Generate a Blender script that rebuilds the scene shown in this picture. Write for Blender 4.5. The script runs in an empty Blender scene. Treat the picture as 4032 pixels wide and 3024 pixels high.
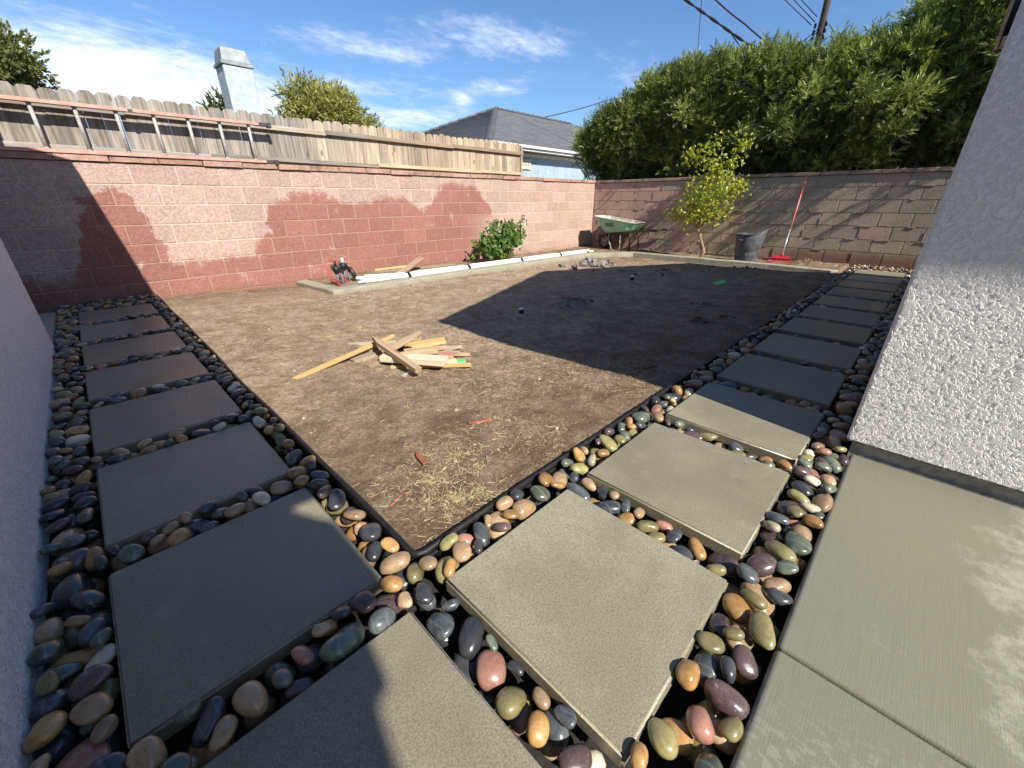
import bpy, bmesh, math, random
import numpy as np
from mathutils import Vector, Matrix, Euler, Quaternion
R = math.radians
random.seed(7); rng = np.random.default_rng(11)
scene = bpy.context.scene
col = scene.collection

# ------------------------------------------------------------------ camera
cd = bpy.data.cameras.new('camera'); cam = bpy.data.objects.new('camera', cd); col.objects.link(cam)
cam.location = (-0.5183, -0.7170, 1.0)
cam.rotation_euler = (R(90 - 24.346), R(0.0), R(44.619 - 90))
cd.sensor_width = 36; cd.lens = 14.118; cd.clip_start = 0.03; cd.clip_end = 2000
scene.camera = cam

# ------------------------------------------------------------------ light
SUN = Vector((0.1235, 0.752, -0.647)).normalized()
elev = math.asin(-SUN.z); az = math.atan2(-SUN.x, -SUN.y)
world = bpy.data.worlds.new('World'); scene.world = world; world.use_nodes = True
sl = bpy.data.lights.new('sun', 'SUN'); sl.energy = 5.0; sl.angle = R(0.53); sl.color = (1.0, 0.955, 0.88)
so = bpy.data.objects.new('sun', sl); col.objects.link(so)
so.rotation_euler = SUN.to_track_quat('-Z', 'Y').to_euler(); so.location = (-6, -20, 18)
scene.view_settings.view_transform = 'Standard'; scene.view_settings.look = 'None'
scene.view_settings.exposure = 0.70; scene.view_settings.gamma = 1.0
scene.view_settings.use_curve_mapping = False
scene.cycles.max_bounces = 6; scene.cycles.diffuse_bounces = 3; scene.cycles.glossy_bounces = 3
scene.cycles.transparent_max_bounces = 6; scene.cycles.use_denoising = True
scene.cycles.sample_clamp_indirect = 6


# ------------------------------------------------------------------ node helper
class NT:
    def __init__(s, tree):
        s.t = tree; s.n = tree.nodes; s.l = tree.links
    def new(s, kind, **kw):
        nd = s.n.new(kind)
        for k, v in kw.items(): setattr(nd, k, v)
        return nd
    def put(s, sock, v):
        if v is None: return
        if hasattr(v, 'is_linked'): s.l.new(v, sock)
        else:
            if isinstance(v, (tuple, list)) and len(v) == 3 and sock.type == 'RGBA': v = (*v, 1)
            sock.default_value = v
    def pos(s): return s.new('ShaderNodeNewGeometry').outputs['Position']
    def obj(s): return s.new('ShaderNodeTexCoord').outputs['Object']
    def noise(s, vec=None, scale=5, detail=3, rough=0.55, dist=0.0, out='Fac'):
        nd = s.new('ShaderNodeTexNoise'); s.put(nd.inputs['Vector'], vec); nd.inputs['Scale'].default_value = scale
        nd.inputs['Detail'].default_value = detail; nd.inputs['Roughness'].default_value = rough
        nd.inputs['Distortion'].default_value = dist; return nd.outputs[out]
    def voro(s, vec=None, scale=5, feature='F1', rnd=1.0, out='Distance'):
        nd = s.new('ShaderNodeTexVoronoi', feature=feature); s.put(nd.inputs['Vector'], vec)
        nd.inputs['Scale'].default_value = scale; nd.inputs['Randomness'].default_value = rnd; return nd.outputs[out]
    def map(s, vec, scale=(1, 1, 1), rot=(0, 0, 0), loc=(0, 0, 0)):
        nd = s.new('ShaderNodeMapping'); s.put(nd.inputs['Vector'], vec); nd.inputs['Scale'].default_value = scale
        nd.inputs['Rotation'].default_value = rot; nd.inputs['Location'].default_value = loc; return nd.outputs[0]
    def math(s, op, a, b=None, clamp=False):
        nd = s.new('ShaderNodeMath', operation=op, use_clamp=clamp); s.put(nd.inputs[0], a); s.put(nd.inputs[1], b); return nd.outputs[0]
    def step(s, v, lo, hi, a=0.0, b=1.0):
        nd = s.new('ShaderNodeMapRange', interpolation_type='SMOOTHSTEP'); s.put(nd.inputs['Value'], v)
        s.put(nd.inputs['From Min'], lo); s.put(nd.inputs['From Max'], hi)
        nd.inputs['To Min'].default_value = a; nd.inputs['To Max'].default_value = b; return nd.outputs[0]
    def ramp(s, f, stops, mode='LINEAR'):
        nd = s.new('ShaderNodeValToRGB'); s.put(nd.inputs[0], f); e = nd.color_ramp.elements; nd.color_ramp.interpolation = mode
        while len(e) < len(stops): e.new(0.5)
        for i, (p, c) in enumerate(stops):
            e[i].position = p; e[i].color = (*c, 1) if len(c) == 3 else c
        return nd.outputs[0]
    def mix(s, f, a, b, mode='MIX'):
        nd = s.new('ShaderNodeMix', data_type='RGBA', blend_type=mode); s.put(nd.inputs[0], f)
        s.put(nd.inputs[6], a); s.put(nd.inputs[7], b); return nd.outputs[2]
    def sep(s, v):
        nd = s.new('ShaderNodeSeparateXYZ'); s.put(nd.inputs[0], v); return nd.outputs
    def comb(s, x, y, z):
        nd = s.new('ShaderNodeCombineXYZ'); s.put(nd.inputs[0], x); s.put(nd.inputs[1], y); s.put(nd.inputs[2], z); return nd.outputs[0]
    def bump(s, h, strength=0.5, dist=0.01, normal=None):
        nd = s.new('ShaderNodeBump'); s.put(nd.inputs['Height'], h); nd.inputs['Strength'].default_value = strength
        nd.inputs['Distance'].default_value = dist; s.put(nd.inputs['Normal'], normal); return nd.outputs[0]
    def orand(s): return s.new('ShaderNodeObjectInfo').outputs['Random']
    def irand(s): return s.new('ShaderNodeNewGeometry').outputs['Random Per Island']
    def curve(s, f, pts):
        nd = s.new('ShaderNodeFloatCurve'); s.put(nd.inputs['Value'], f); c = nd.mapping.curves[0]; nd.mapping.use_clip = False
        while len(c.points) < len(pts): c.points.new(0.5, 0.5)
        for i, (x, y) in enumerate(pts):
            c.points[i].location = (x, y); c.points[i].handle_type = 'VECTOR'
        nd.mapping.update(); return nd.outputs[0]


def material(name):
    m = bpy.data.materials.new(name); m.use_nodes = True
    t = NT(m.node_tree); t.n.clear()
    o = t.new('ShaderNodeOutputMaterial'); b = t.new('ShaderNodeBsdfPrincipled')
    t.l.new(b.outputs[0], o.inputs[0]); t.out = o; t.b = b
    return m, t
def setb(t, **kw):
    names = {'color': 'Base Color', 'rough': 'Roughness', 'metal': 'Metallic', 'spec': 'Specular IOR Level', 'normal': 'Normal',
             'coat': 'Coat Weight', 'coatr': 'Coat Roughness', 'trans': 'Transmission Weight'}
    for k, v in kw.items(): t.put(t.b.inputs[names[k]], v)

M = {}
def simple(name, c1, c2=None, rough=0.6, scale=20, bump=0.0, bdist=0.003, metal=0.0, spec=0.5, vary=0.15, detail=4):
    """noise-mixed two-tone material with object-to-object variation"""
    m, t = material(name)
    p = t.pos(); n = t.noise(p, scale, detail, 0.6)
    c2 = c2 or tuple(v * 0.75 for v in c1)
    c = t.mix(t.step(n, 0.35, 0.65), c1, c2)
    if vary:
        v = t.math('MULTIPLY_ADD', t.orand(), 2 * vary); v.node.inputs[2].default_value = 1 - vary
        c = t.mix(1.0, c, t.comb(v, v, v), 'MULTIPLY')
    setb(t, color=c, rough=t.math('MULTIPLY_ADD', n, 0.2), metal=metal, spec=spec)
    t.b.inputs['Roughness'].links[0].from_node.inputs[2].default_value = max(rough - 0.1, 0.02)
    if bump: setb(t, normal=t.bump(t.noise(p, scale * 6, 5, 0.6), bump, bdist))
    M[name] = m; return m


# ------------------------------------------------------------------ sky
def make_sky():
    t = NT(world.node_tree); t.n.clear()
    out = t.new('ShaderNodeOutputWorld'); bg = t.new('ShaderNodeBackground'); t.l.new(bg.outputs[0], out.inputs[0])
    sky = t.new('ShaderNodeTexSky'); sky.sky_type = 'NISHITA'; sky.sun_disc = False
    sky.sun_elevation = elev; sky.sun_rotation = az; sky.altitude = 20; sky.air_density = 1.0; sky.dust_density = 0.35; sky.ozone_density = 2.2
    d = t.new('ShaderNodeTexCoord').outputs['Generated']
    x, y, z = t.sep(d)
    den = t.math('ADD', t.math('MAXIMUM', z, 0.0), 0.10)
    plane = t.comb(t.math('DIVIDE', x, den), t.math('DIVIDE', y, den), 0.0)
    # high streaky cloud: cells of small puffs inside broad sheets
    warp = t.noise(plane, 0.9, 4, 0.6, 0.6)
    puff = t.noise(t.map(plane, (1.0, 1.3, 1), (0, 0, R(35))), 3.4, 6, 0.66, 0.3)
    fine = t.noise(t.map(plane, (1.0, 1.5, 1), (0, 0, R(25)), (3, 5, 0)), 9.5, 5, 0.7, 0.3)
    blobs = [((0.035, 0.978, 0.185), 0.24, 0.068, .56), ((0.17, 0.966, 0.175), 0.22, 0.062, .52), ((0.31, 0.934, 0.145), 0.18, 0.050, .42),
             ((0.43, 0.862, 0.268), 0.11, 0.018, .58), ((0.53, 0.808, 0.252), 0.07, 0.013, .50),
             ((0.62, 0.730, 0.290), 0.11, 0.032, .50), ((0.72, 0.640, 0.270), 0.11, 0.030, .46),
             ((0.675, 0.708, 0.209), 0.08, 0.017, .60), ((0.626, 0.756, 0.186), 0.028, 0.016, .62), ((0.56, 0.812, 0.155), 0.14, 0.024, .60),
             ((0.47, 0.862, 0.205), 0.13, 0.020, .42), ((0.845, 0.485, 0.225), 0.08, 0.035, .34), ((0.90, 0.40, 0.16), 0.10, 0.03, .36)]
    acc = None
    for c, w, h, a in blobs:
        c = Vector(c).normalized(); rt = c.cross(Vector((0, 0, 1))).normalized(); up = rt.cross(c)
        def dot(v, off):
            nd = t.new('ShaderNodeVectorMath', operation='DOT_PRODUCT'); t.put(nd.inputs[0], d); nd.inputs[1].default_value = v; return nd.outputs['Value']
        u = t.math('DIVIDE', dot(rt, 0), w); v = t.math('DIVIDE', dot(up, 0), h)
        front = t.math('GREATER_THAN', dot(c, 0), 0.2)
        r2 = t.math('ADD', t.math('MULTIPLY', u, u), t.math('MULTIPLY', v, v))
        g = t.math('MULTIPLY', t.math('MULTIPLY', t.math('EXPONENT', t.math('MULTIPLY', r2, -1.0)), a), front)
        acc = g if acc is None else t.math('ADD', acc, g)
    base = t.math('MULTIPLY', t.step(warp, 0.42, 0.75), 0.16)
    dens = t.math('ADD', t.math('ADD', acc, base), t.math('MULTIPLY', t.math('SUBTRACT', puff, 0.52), 1.15))
    dens = t.math('ADD', dens, t.math('MULTIPLY', t.math('SUBTRACT', fine, 0.5), 0.75))
    mask = t.step(dens, 0.16, 1.05, 0.0, 0.9)
    mask = t.math('MULTIPLY', mask, t.step(z, -0.02, 0.06))
    haze = t.step(z, 0.0, 0.32, 0.30, 0.0)
    skyc = t.mix(1.0, sky.outputs[0], (0.75, 0.95, 1.18), 'MULTIPLY')
    cl = t.mix(t.step(dens, 0.4, 1.3), (6.4, 7.4, 9.0), (9.6, 9.9, 10.3))
    c = t.mix(mask, skyc, cl)
    t.put(bg.inputs[0], c); bg.inputs[1].default_value = 0.083
make_sky()


# ------------------------------------------------------------------ mesh helpers
class MB:
    def __init__(s): s.v = []; s.f = []; s.m = []
    def add(s, verts, faces, mi=0):
        o = len(s.v); s.v += [tuple(p) for p in verts]; s.f += [tuple(i + o for i in q) for q in faces]; s.m += [mi] * len(faces); return s
    def box(s, a, b, mi=0, M4=None):
        (x0, y0, z0), (x1, y1, z1) = a, b
        vs = [(x0, y0, z0), (x1, y0, z0), (x1, y1, z0), (x0, y1, z0), (x0, y0, z1), (x1, y0, z1), (x1, y1, z1), (x0, y1, z1)]
        if M4: vs = [M4 @ Vector(p) for p in vs]
        return s.add(vs, [(0, 3, 2, 1), (4, 5, 6, 7), (0, 1, 5, 4), (1, 2, 6, 5), (2, 3, 7, 6), (3, 0, 4, 7)], mi)
    def tube(s, pts, r, n=8, mi=0, cap=True):
        pts = [Vector(p) for p in pts]; k = len(pts); rs = r if isinstance(r, (list, tuple)) else [r] * k
        o = len(s.v); ref = None
        for i, p in enumerate(pts):
            d = (pts[min(i + 1, k - 1)] - pts[max(i - 1, 0)]).normalized()
            if ref is None: ref = d.orthogonal().normalized()
            ref = (ref - d * ref.dot(d))
            ref = ref.normalized() if ref.length > 1e-6 else d.orthogonal().normalized()
            w = d.cross(ref)
            for j in range(n):
                a = 2 * math.pi * j / n; s.v.append(tuple(p + (ref * math.cos(a) + w * math.sin(a)) * rs[i]))
        for i in range(k - 1):
            for j in range(n):
                a = o + i * n + j; b = o + i * n + (j + 1) % n
                s.f.append((a, b, b + n, a + n)); s.m.append(mi)
        if cap:
            s.f.append(tuple(o + j for j in reversed(range(n)))); s.m.append(mi)
            s.f.append(tuple(o + (k - 1) * n + j for j in range(n))); s.m.append(mi)
        return s
    def lathe(s, prof, n=24, mi=0, M4=None):
        o = len(s.v)
        for r, z in prof:
            for j in range(n):
                a = 2 * math.pi * j / n; p = Vector((r * math.cos(a), r * math.sin(a), z))
                s.v.append(tuple(M4 @ p if M4 else p))
        for i in range(len(prof) - 1):
            for j in range(n):
                a = o + i * n + j; b = o + i * n + (j + 1) % n
                s.f.append((a, b, b + n, a + n)); s.m.append(mi)
        return s
    def extrude(s, prof, path, mi=0, closed_prof=True):
        """sweep a profile given as (offset along horizontal normal, z) along a horizontal polyline, mitred"""
        path = [Vector(p) for p in path]; k = len(path); o = len(s.v); n = len(prof)
        for i, p in enumerate(path):
            d0 = (path[i] - path[i - 1]).normalized() if i else (path[1] - path[0]).normalized()
            d1 = (path[i + 1] - path[i]).normalized() if i < k - 1 else d0
            n0 = Vector((-d0.y, d0.x, 0)); n1 = Vector((-d1.y, d1.x, 0)); nn = (n0 + n1).normalized(); q = 1 / max(nn.dot(n0), 0.3)
            for a, z in prof: s.v.append(tuple(p + nn * a * q + Vector((0, 0, z))))
        for i in range(k - 1):
            for j in range(n if closed_prof else n - 1):
                a = o + i * n + j; b = o + i * n + (j + 1) % n
                s.f.append((a, a + n, b + n, b)); s.m.append(mi)
        if closed_prof:
            s.f.append(tuple(o + j for j in range(n))); s.m.append(mi)
            s.f.append(tuple(o + (k - 1) * n + j for j in reversed(range(n)))); s.m.append(mi)
        return s
    def mesh(s, name, mats, smooth=False):
        me = bpy.data.meshes.new(name); me.from_pydata(s.v, [], s.f)
        for m in (mats if isinstance(mats, (list, tuple)) else [mats]): me.materials.append(M[m] if isinstance(m, str) else m)
        me.polygons.foreach_set('material_index', s.m)
        if smooth: me.polygons.foreach_set('use_smooth', [True] * len(s.f))
        me.update(); return me
    def build(s, name, mats, parent=None, smooth=False, bevel=0.0, seg=2, loc=None):
        me = s.mesh(name, mats, smooth)
        if bevel:
            bm = bmesh.new(); bm.from_mesh(me); bmesh.ops.recalc_face_normals(bm, faces=bm.faces)
            eds = [e for e in bm.edges if len(e.link_faces) == 2 and e.calc_face_angle(0) > 0.6]
            bmesh.ops.bevel(bm, geom=eds, offset=bevel, segments=seg, affect='EDGES', profile=0.5)
            bm.to_mesh(me); bm.free()
        return link(name, me, parent, loc)

def link(name, me, parent=None, loc=None):
    o = bpy.data.objects.new(name, me); col.objects.link(o)
    if parent: o.parent = parent
    if loc is not None: o.location = loc
    return o
def tag(o, label=None, cat=None, group=None, kind=None):
    if label: o['label'] = label
    if cat: o['category'] = cat
    if group: o['group'] = group
    if kind: o['kind'] = kind
    return o
def empty(name, loc=(0, 0, 0), rz=0.0):
    o = bpy.data.objects.new(name, None); col.objects.link(o); o.location = loc; o.rotation_euler.z = rz; o.empty_display_size = 0.1; return o
def npmesh(name, V, F, mat, smooth=False, mi=None):
    """fast mesh from numpy arrays: V (n,3), F (m,k) all faces the same size"""
    me = bpy.data.meshes.new(name); nv, (nf, k) = len(V), F.shape
    me.vertices.add(nv); me.vertices.foreach_set('co', np.ascontiguousarray(V, dtype=np.float32).ravel())
    me.loops.add(nf * k); me.loops.foreach_set('vertex_index', np.ascontiguousarray(F, dtype=np.int32).ravel())
    me.polygons.add(nf); me.polygons.foreach_set('loop_start', np.arange(0, nf * k, k, dtype=np.int32))
    me.polygons.foreach_set('loop_total', np.full(nf, k, dtype=np.int32))
    for m in (mat if isinstance(mat, (list, tuple)) else [mat]): me.materials.append(M[m] if isinstance(m, str) else m)
    if mi is not None: me.polygons.foreach_set('material_index', np.ascontiguousarray(mi, dtype=np.int32))
    me.polygons.foreach_set('use_smooth', np.full(nf, bool(smooth)))
    me.update(calc_edges=True); return me

def vnoise(x, y, seed=0, octaves=4, rough=0.5):
    """value noise on arrays"""
    out = np.zeros_like(x); amp = 1.0; tot = 0
    for o in range(octaves):
        g = np.random.default_rng(seed * 31 + o).random((256, 256)); f = 2 ** o
        xi = np.floor(x * f).astype(int); yi = np.floor(y * f).astype(int); fx = x * f - xi; fy = y * f - yi
        fx = fx * fx * (3 - 2 * fx); fy = fy * fy * (3 - 2 * fy)
        a = g[xi % 256, yi % 256]; b = g[(xi + 1) % 256, yi % 256]; c = g[xi % 256, (yi + 1) % 256]; d = g[(xi + 1) % 256, (yi + 1) % 256]
        out += amp * ((a * (1 - fx) + b * fx) * (1 - fy) + (c * (1 - fx) + d * fx) * fy); tot += amp; amp *= rough
    return out / tot
def sstep(a, lo, hi):
    t = np.clip((a - lo) / (hi - lo), 0, 1); return t * t * (3 - 2 * t)


# ------------------------------------------------------------------ materials
def mat_soil():
    m, t = material('soil'); p = t.pos()
    big = t.noise(p, 0.9, 4, 0.6); mid = t.noise(p, 4.5, 5, 0.65, 0.4); fine = t.step(t.noise(p, 62, 6, 0.78), 0.32, 0.68); grit = t.noise(p, 190, 3, 0.75)
    x, y, z = t.sep(p)
    # drier, paler earth in the sun-baked middle; damper towards path and beds
    d1 = t.step(t.math('ADD', y, t.math('MULTIPLY', big, 1.6)), 0.9, 3.0)
    d2 = t.step(t.math('ADD', y, t.math('MULTIPLY', mid, 1.2)), 5.0, 6.3, 1.0, 0.25)
    d3 = t.step(t.math('ADD', x, t.math('MULTIPLY', mid, 1.5)), 6.5, 8.4, 1.0, 0.2)
    dry = t.math('MULTIPLY', t.math('MULTIPLY', d1, d2), d3)
    dry = t.math('ADD', t.math('MULTIPLY', dry, 0.60), t.math('MULTIPLY', t.math('SUBTRACT', t.step(mid, 0.34, 0.64), 0.30), 0.55), True)
    dry = t.math('MULTIPLY', t.math('ADD', dry, 0.06), t.step(t.noise(p, 14, 6, 0.75, 0.9), 0.34, 0.58, 0.30, 1.0), True)
    damp = t.mix(fine, (0.105, 0.066, 0.040), (0.235, 0.158, 0.100))
    pale = t.mix(fine, (0.33, 0.238, 0.152), (0.62, 0.475, 0.325))
    c = t.mix(dry, damp, pale)
    c = t.mix(t.step(grit, 0.58, 0.75), c, t.mix(fine, (0.32, 0.23, 0.15), (0.46, 0.36, 0.24)))
    c = t.mix(t.step(grit, 0.38, 0.28), c, (0.07, 0.048, 0.033))
    setb(t, color=c, rough=0.92, spec=0.25)
    h = t.math('ADD', t.math('MULTIPLY', fine, 1.0), t.math('MULTIPLY', grit, 0.35))
    h = t.math('ADD', h, t.math('MULTIPLY', t.noise(p, 22, 5, 0.65), 1.4))
    setb(t, normal=t.bump(h, 0.8, 0.009)); M['soil'] = m
mat_soil()

def mat_paver():
    m, t = material('paver_concrete'); p = t.pos(); o = t.orand()
    n1 = t.noise(p, 3.0, 4, 0.6); sand = t.noise(p, 210, 3, 0.8); sp = t.voro(p, 130)
    c = t.mix(n1, (0.285, 0.252, 0.172), (0.375, 0.338, 0.240))
    c = t.mix(t.step(sand, 0.36, 0.62), t.mix(0.62, c, (0.10, 0.09, 0.068)), c)
    c = t.mix(t.step(sp, 0.16, 0.08), c, t.mix(t.noise(p, 40), (0.5, 0.47, 0.38), (0.36, 0.31, 0.22)))
    v = t.math('MULTIPLY_ADD', o, 0.22); v.node.inputs[2].default_value = 0.88
    c = t.mix(1.0, c, t.comb(v, v, v), 'MULTIPLY')
    damp = t.step(t.noise(p, 1.7, 5, 0.6, 0.5), 0.40, 0.62)
    c = t.mix(t.math('MULTIPLY', damp, 0.34), c, (0.14, 0.120, 0.080))
    c = t.mix(t.step(t.noise(p, 7, 6, 0.7, 0.4), 0.56, 0.70, 0.0, 0.22), c, (0.44, 0.40, 0.30))
    setb(t, color=c, rough=t.math('SUBTRACT', 0.44, t.math('MULTIPLY', damp, 0.16)), spec=0.6)
    b = t.bump(sand, 0.40, 0.0026); b = t.bump(n1, 0.15, 0.004, b)
    setb(t, normal=b); M['paver_concrete'] = m
mat_paver()

def mat_patio():
    m, t = material('patio_concrete'); p = t.pos()
    n1 = t.noise(p, 2.2, 8, 0.68, 0.3); n2 = t.noise(p, 26, 6, 0.78, 0.2)
    br = t.noise(t.map(p, (9, 420, 14)), 1.0, 4, 0.6)
    br2 = t.noise(t.map(p, (2.5, 60, 5)), 1.0, 4, 0.6)
    wet = t.mix(br, (0.190, 0.182, 0.136), (0.240, 0.230, 0.175)); dry = t.mix(br, (0.37, 0.36, 0.29), (0.43, 0.415, 0.335))
    x, y, z = t.sep(p)
    edge = t.math('ADD', t.math('MULTIPLY', n1, 0.9), t.math('MULTIPLY', n2, 0.5))
    far = t.math('MULTIPLY', t.math('ADD', y, 0.72), -0.85)
    dryf = t.step(t.math('ADD', edge, far), 1.06, 1.24, 0.0, 0.7)
    spots = t.math('MULTIPLY', t.step(n2, 0.50, 0.64), t.step(t.math('ADD', n1, t.math('MULTIPLY', x, -0.10)), 0.46, 0.64, 0.0, 0.30))
    c = t.mix(t.math('MAXIMUM', dryf, spots), wet, dry)
    drop = t.math('MULTIPLY', t.step(t.noise(t.map(p, (1, .55, 1)), 75, 3, 0.6), 0.50, 0.58), t.step(t.math('ADD', n1, t.math('MULTIPLY', x, -0.5)), 0.22, 0.45, 0.0, 0.30)); c = t.mix(drop, c, dry)
    c = t.mix(t.math('MULTIPLY', t.step(br2, 0.55, 0.72), 0.10), c, (0.10, 0.09, 0.06))
    c = t.mix(t.math('MULTIPLY', t.step(t.noise(p, 1.3, 4, 0.6), 0.50, 0.7), t.step(x, 0.7, 1.3, 0.0, 0.5)), c, (0.26, 0.22, 0.10))
    setb(t, color=c, rough=t.math('ADD', 0.42, t.math('MULTIPLY', dryf, 0.3)), spec=0.5)
    b = t.bump(br, 0.32, 0.002); b = t.bump(t.noise(p, 300, 3), 0.2, 0.002, b); setb(t, normal=b); M['patio_concrete'] = m
mat_patio()

def mat_curb():
    m, t = material('curb_concrete'); p = t.pos(); n = t.noise(p, 6, 5, 0.65); s = t.noise(p, 150, 3, 0.7); x, y, z = t.sep(p)
    c = t.mix(n, (0.30, 0.275, 0.20), (0.44, 0.415, 0.315)); c = t.mix(t.step(s, 0.35, 0.6, 0.35, 0.0), c, (0.15, 0.13, 0.09))
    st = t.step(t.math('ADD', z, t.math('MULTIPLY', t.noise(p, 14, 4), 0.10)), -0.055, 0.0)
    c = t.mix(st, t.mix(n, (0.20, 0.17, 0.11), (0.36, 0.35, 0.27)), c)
    c = t.mix(t.step(t.noise(p, 3.1, 6, 0.72, 0.5), 0.50, 0.66, 0.0, 0.6), c, (0.22, 0.19, 0.125)); c = t.mix(t.step(t.noise(p, 9, 6, 0.75), 0.60, 0.72, 0.0, 0.5), c, (0.52, 0.49, 0.39))
    setb(t, color=c, rough=0.75, normal=t.bump(t.math('ADD', s, t.math('MULTIPLY', n, 3)), 0.8, 0.010)); M['curb_concrete'] = m
mat_curb()

def mat_stucco(name, tint, amp):
    m, t = material(name); p = t.pos()
    w = t.noise(p, 30, 2, 0.5, out='Color')
    pw = t.mix(0.012, p, w, 'ADD')
    a = t.noise(pw, 62, 3, 0.6, 1.1); b = t.noise(p, 170, 4, 0.65); big = t.noise(p, 5, 3)
    isl = t.step(t.math('ADD', a, t.math('MULTIPLY', t.math('SUBTRACT', big, 0.5), 0.12)), 0.43, 0.53)
    h = t.math('ADD', isl, t.math('MULTIPLY', b, 0.28))
    c = t.mix(isl, tuple(v * 0.9 for v in tint), tint); c = t.mix(t.math('MULTIPLY', big, 0.25), c, tuple(v * 0.8 for v in tint))
    setb(t, color=c, rough=0.88, spec=0.2, normal=t.bump(t.noise(p, 420, 3, 0.7), 0.35, 0.0015))
    dn = t.new('ShaderNodeDisplacement'); t.put(dn.inputs['Height'], h); dn.inputs['Midlevel'].default_value = 0.6; dn.inputs['Scale'].default_value = amp
    t.l.new(dn.outputs[0], t.out.inputs['Displacement']); m.displacement_method = 'BOTH'; M[name] = m
mat_stucco('stucco', (0.84, 0.805, 0.76), 0.0019)
mat_stucco('stucco_left', (0.84, 0.81, 0.77), 0.0030)
simple('house_paint', (0.55, 0.55, 0.56), rough=0.85, scale=60, bump=0.6, bdist=0.004)
simple('fascia_paint', (0.58, 0.53, 0.46), (0.48, 0.44, 0.38), rough=0.6, scale=30)
simple('roof_shingle', (0.14, 0.142, 0.15), (0.085, 0.086, 0.092), rough=0.85, scale=90, bump=0.8, bdist=0.006)
simple('footing', (0.40, 0.38, 0.34), (0.27, 0.25, 0.21), rough=0.85, scale=25, bump=0.7, bdist=0.004)
simple('screed_metal', (0.20, 0.19, 0.18), rough=0.7, scale=40)

WET = [(-1.2, .30), (-.97, .28), (-.74, .20), (-.62, .36), (-.52, .60), (-.46, .95), (-.40, 1.02), (-.14, 1.15), (-.04, 1.16), (.03, .96), (.06, .77),
       (.13, .59), (.17, .41), (.24, .33), (.40, .345), (.77, .355), (1.06, .37), (1.12, .48), (1.27, .59), (1.33, .78), (1.36, .98), (1.54, 1.03), (1.77, 1.115),
       (2.0, 1.155), (2.2, 1.09), (2.35, .99), (2.7, .98), (2.91, 1.01), (3.13, 1.08), (3.43, 1.07), (3.62, .98), (3.82, .87), (4.02, 1.04), (4.23, 1.27),
       (4.47, 1.33), (4.7, 1.275), (4.96, 1.29), (5.25, 1.04), (5.44, .82), (5.58, .35), (6.2, 0.02), (9.0, -.05)]
def wetmask(t, p):
    x, y, z = t.sep(p)
    xw = t.math('ADD', x, t.math('MULTIPLY', t.math('SUBTRACT', t.noise(t.map(p, loc=(4, 2, 7)), 7, 5, 0.72), 0.5), 0.42))
    f = t.math('DIVIDE', t.math('ADD', xw, 1.2), 10.2)
    zw = t.math('MULTIPLY', t.curve(f, [((a + 1.2) / 10.2, (b + .2) / 1.7) for a, b in WET]), 1.7); zw = t.math('SUBTRACT', zw, 0.2)
    n = t.noise(p, 9, 5, 0.7); n2 = t.noise(p, 60, 3, 0.7)
    e = t.math('ADD', t.math('SUBTRACT', zw, z), t.math('ADD', t.math('MULTIPLY', t.math('SUBTRACT', n, 0.5), 0.26), t.math('MULTIPLY', t.math('SUBTRACT', n2, 0.5), 0.22)))
    wet = t.step(e, -0.045, 0.055)
    gap = t.step(t.noise(p, 2.6, 5, 0.65), 0.60, 0.70)      # dried-out patches inside the wet area
    right = t.step(x, 4.6, 5.6, 0.0, 0.75)
    return t.math('MULTIPLY', wet, t.math('SUBTRACT', 1.0, t.math('MAXIMUM', t.math('MULTIPLY', gap, 0.55), t.math('MULTIPLY', right, t.step(z, 0.85, 0.7))))), e, (x, y, z)
def mat_block(name, mortar=False):
    m, t = material(name); p = t.pos(); o = t.orand()
    wet, e, (x, y, z) = wetmask(t, p)
    n = t.noise(p, 55, 4, 0.75); big = t.noise(p, 1.6, 4, 0.6); sp = t.noise(p, 170, 2, 0.7)
    if mortar:
        dry = t.mix(n, (0.50, 0.375, 0.28), (0.60, 0.47, 0.36)); wetc = (0.36, 0.235, 0.16)
    else:
        dry = t.mix(t.step(n, 0.35, 0.65), (0.32, 0.212, 0.176), (0.50, 0.352, 0.298))
        tan = t.mix(t.step(n, 0.35, 0.65), (0.335, 0.215, 0.165), (0.51, 0.360, 0.285))
        dry = t.mix(t.step(t.math('ADD', x, t.math('MULTIPLY', big, 2)), 4.5, 8.0), dry, tan)
        v = t.math('MULTIPLY_ADD', o, 0.18); v.node.inputs[2].default_value = 0.91
        dry = t.mix(1.0, dry, t.comb(v, v, v), 'MULTIPLY')
        wetc = t.mix(t.step(n, 0.3, 0.7), (0.215, 0.088, 0.066), (0.345, 0.162, 0.126))
        wetc = t.mix(1.0, wetc, t.comb(v, v, v), 'MULTIPLY')
    c = t.mix(wet, dry, wetc)
    eff = t.math('MULTIPLY', t.step(t.noise(p, 3.4, 6, 0.75, 0.6), 0.63, 0.74), t.step(z, 1.1, 0.85, 0.0, 0.55))
    c = t.mix(eff, c, (0.62, 0.50, 0.46))
    mud = t.step(t.math('ADD', z, t.math('MULTIPLY', t.noise(p, 8, 4), 0.16)), 0.13, -0.02)
    c = t.mix(t.math('MULTIPLY', mud, 0.75), c, t.mix(n, (0.17, 0.085, 0.05), (0.27, 0.15, 0.095)))
    setb(t, color=c, rough=t.math('SUBTRACT', 0.9, t.math('MULTIPLY', wet, 0.12)), spec=0.3)
    b = t.bump(n, 0.8, 0.006); b = t.bump(sp, 0.5, 0.003, b); setb(t, normal=b); M[name] = m
mat_block('block_red'); mat_block('mortar_red', True)

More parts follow.
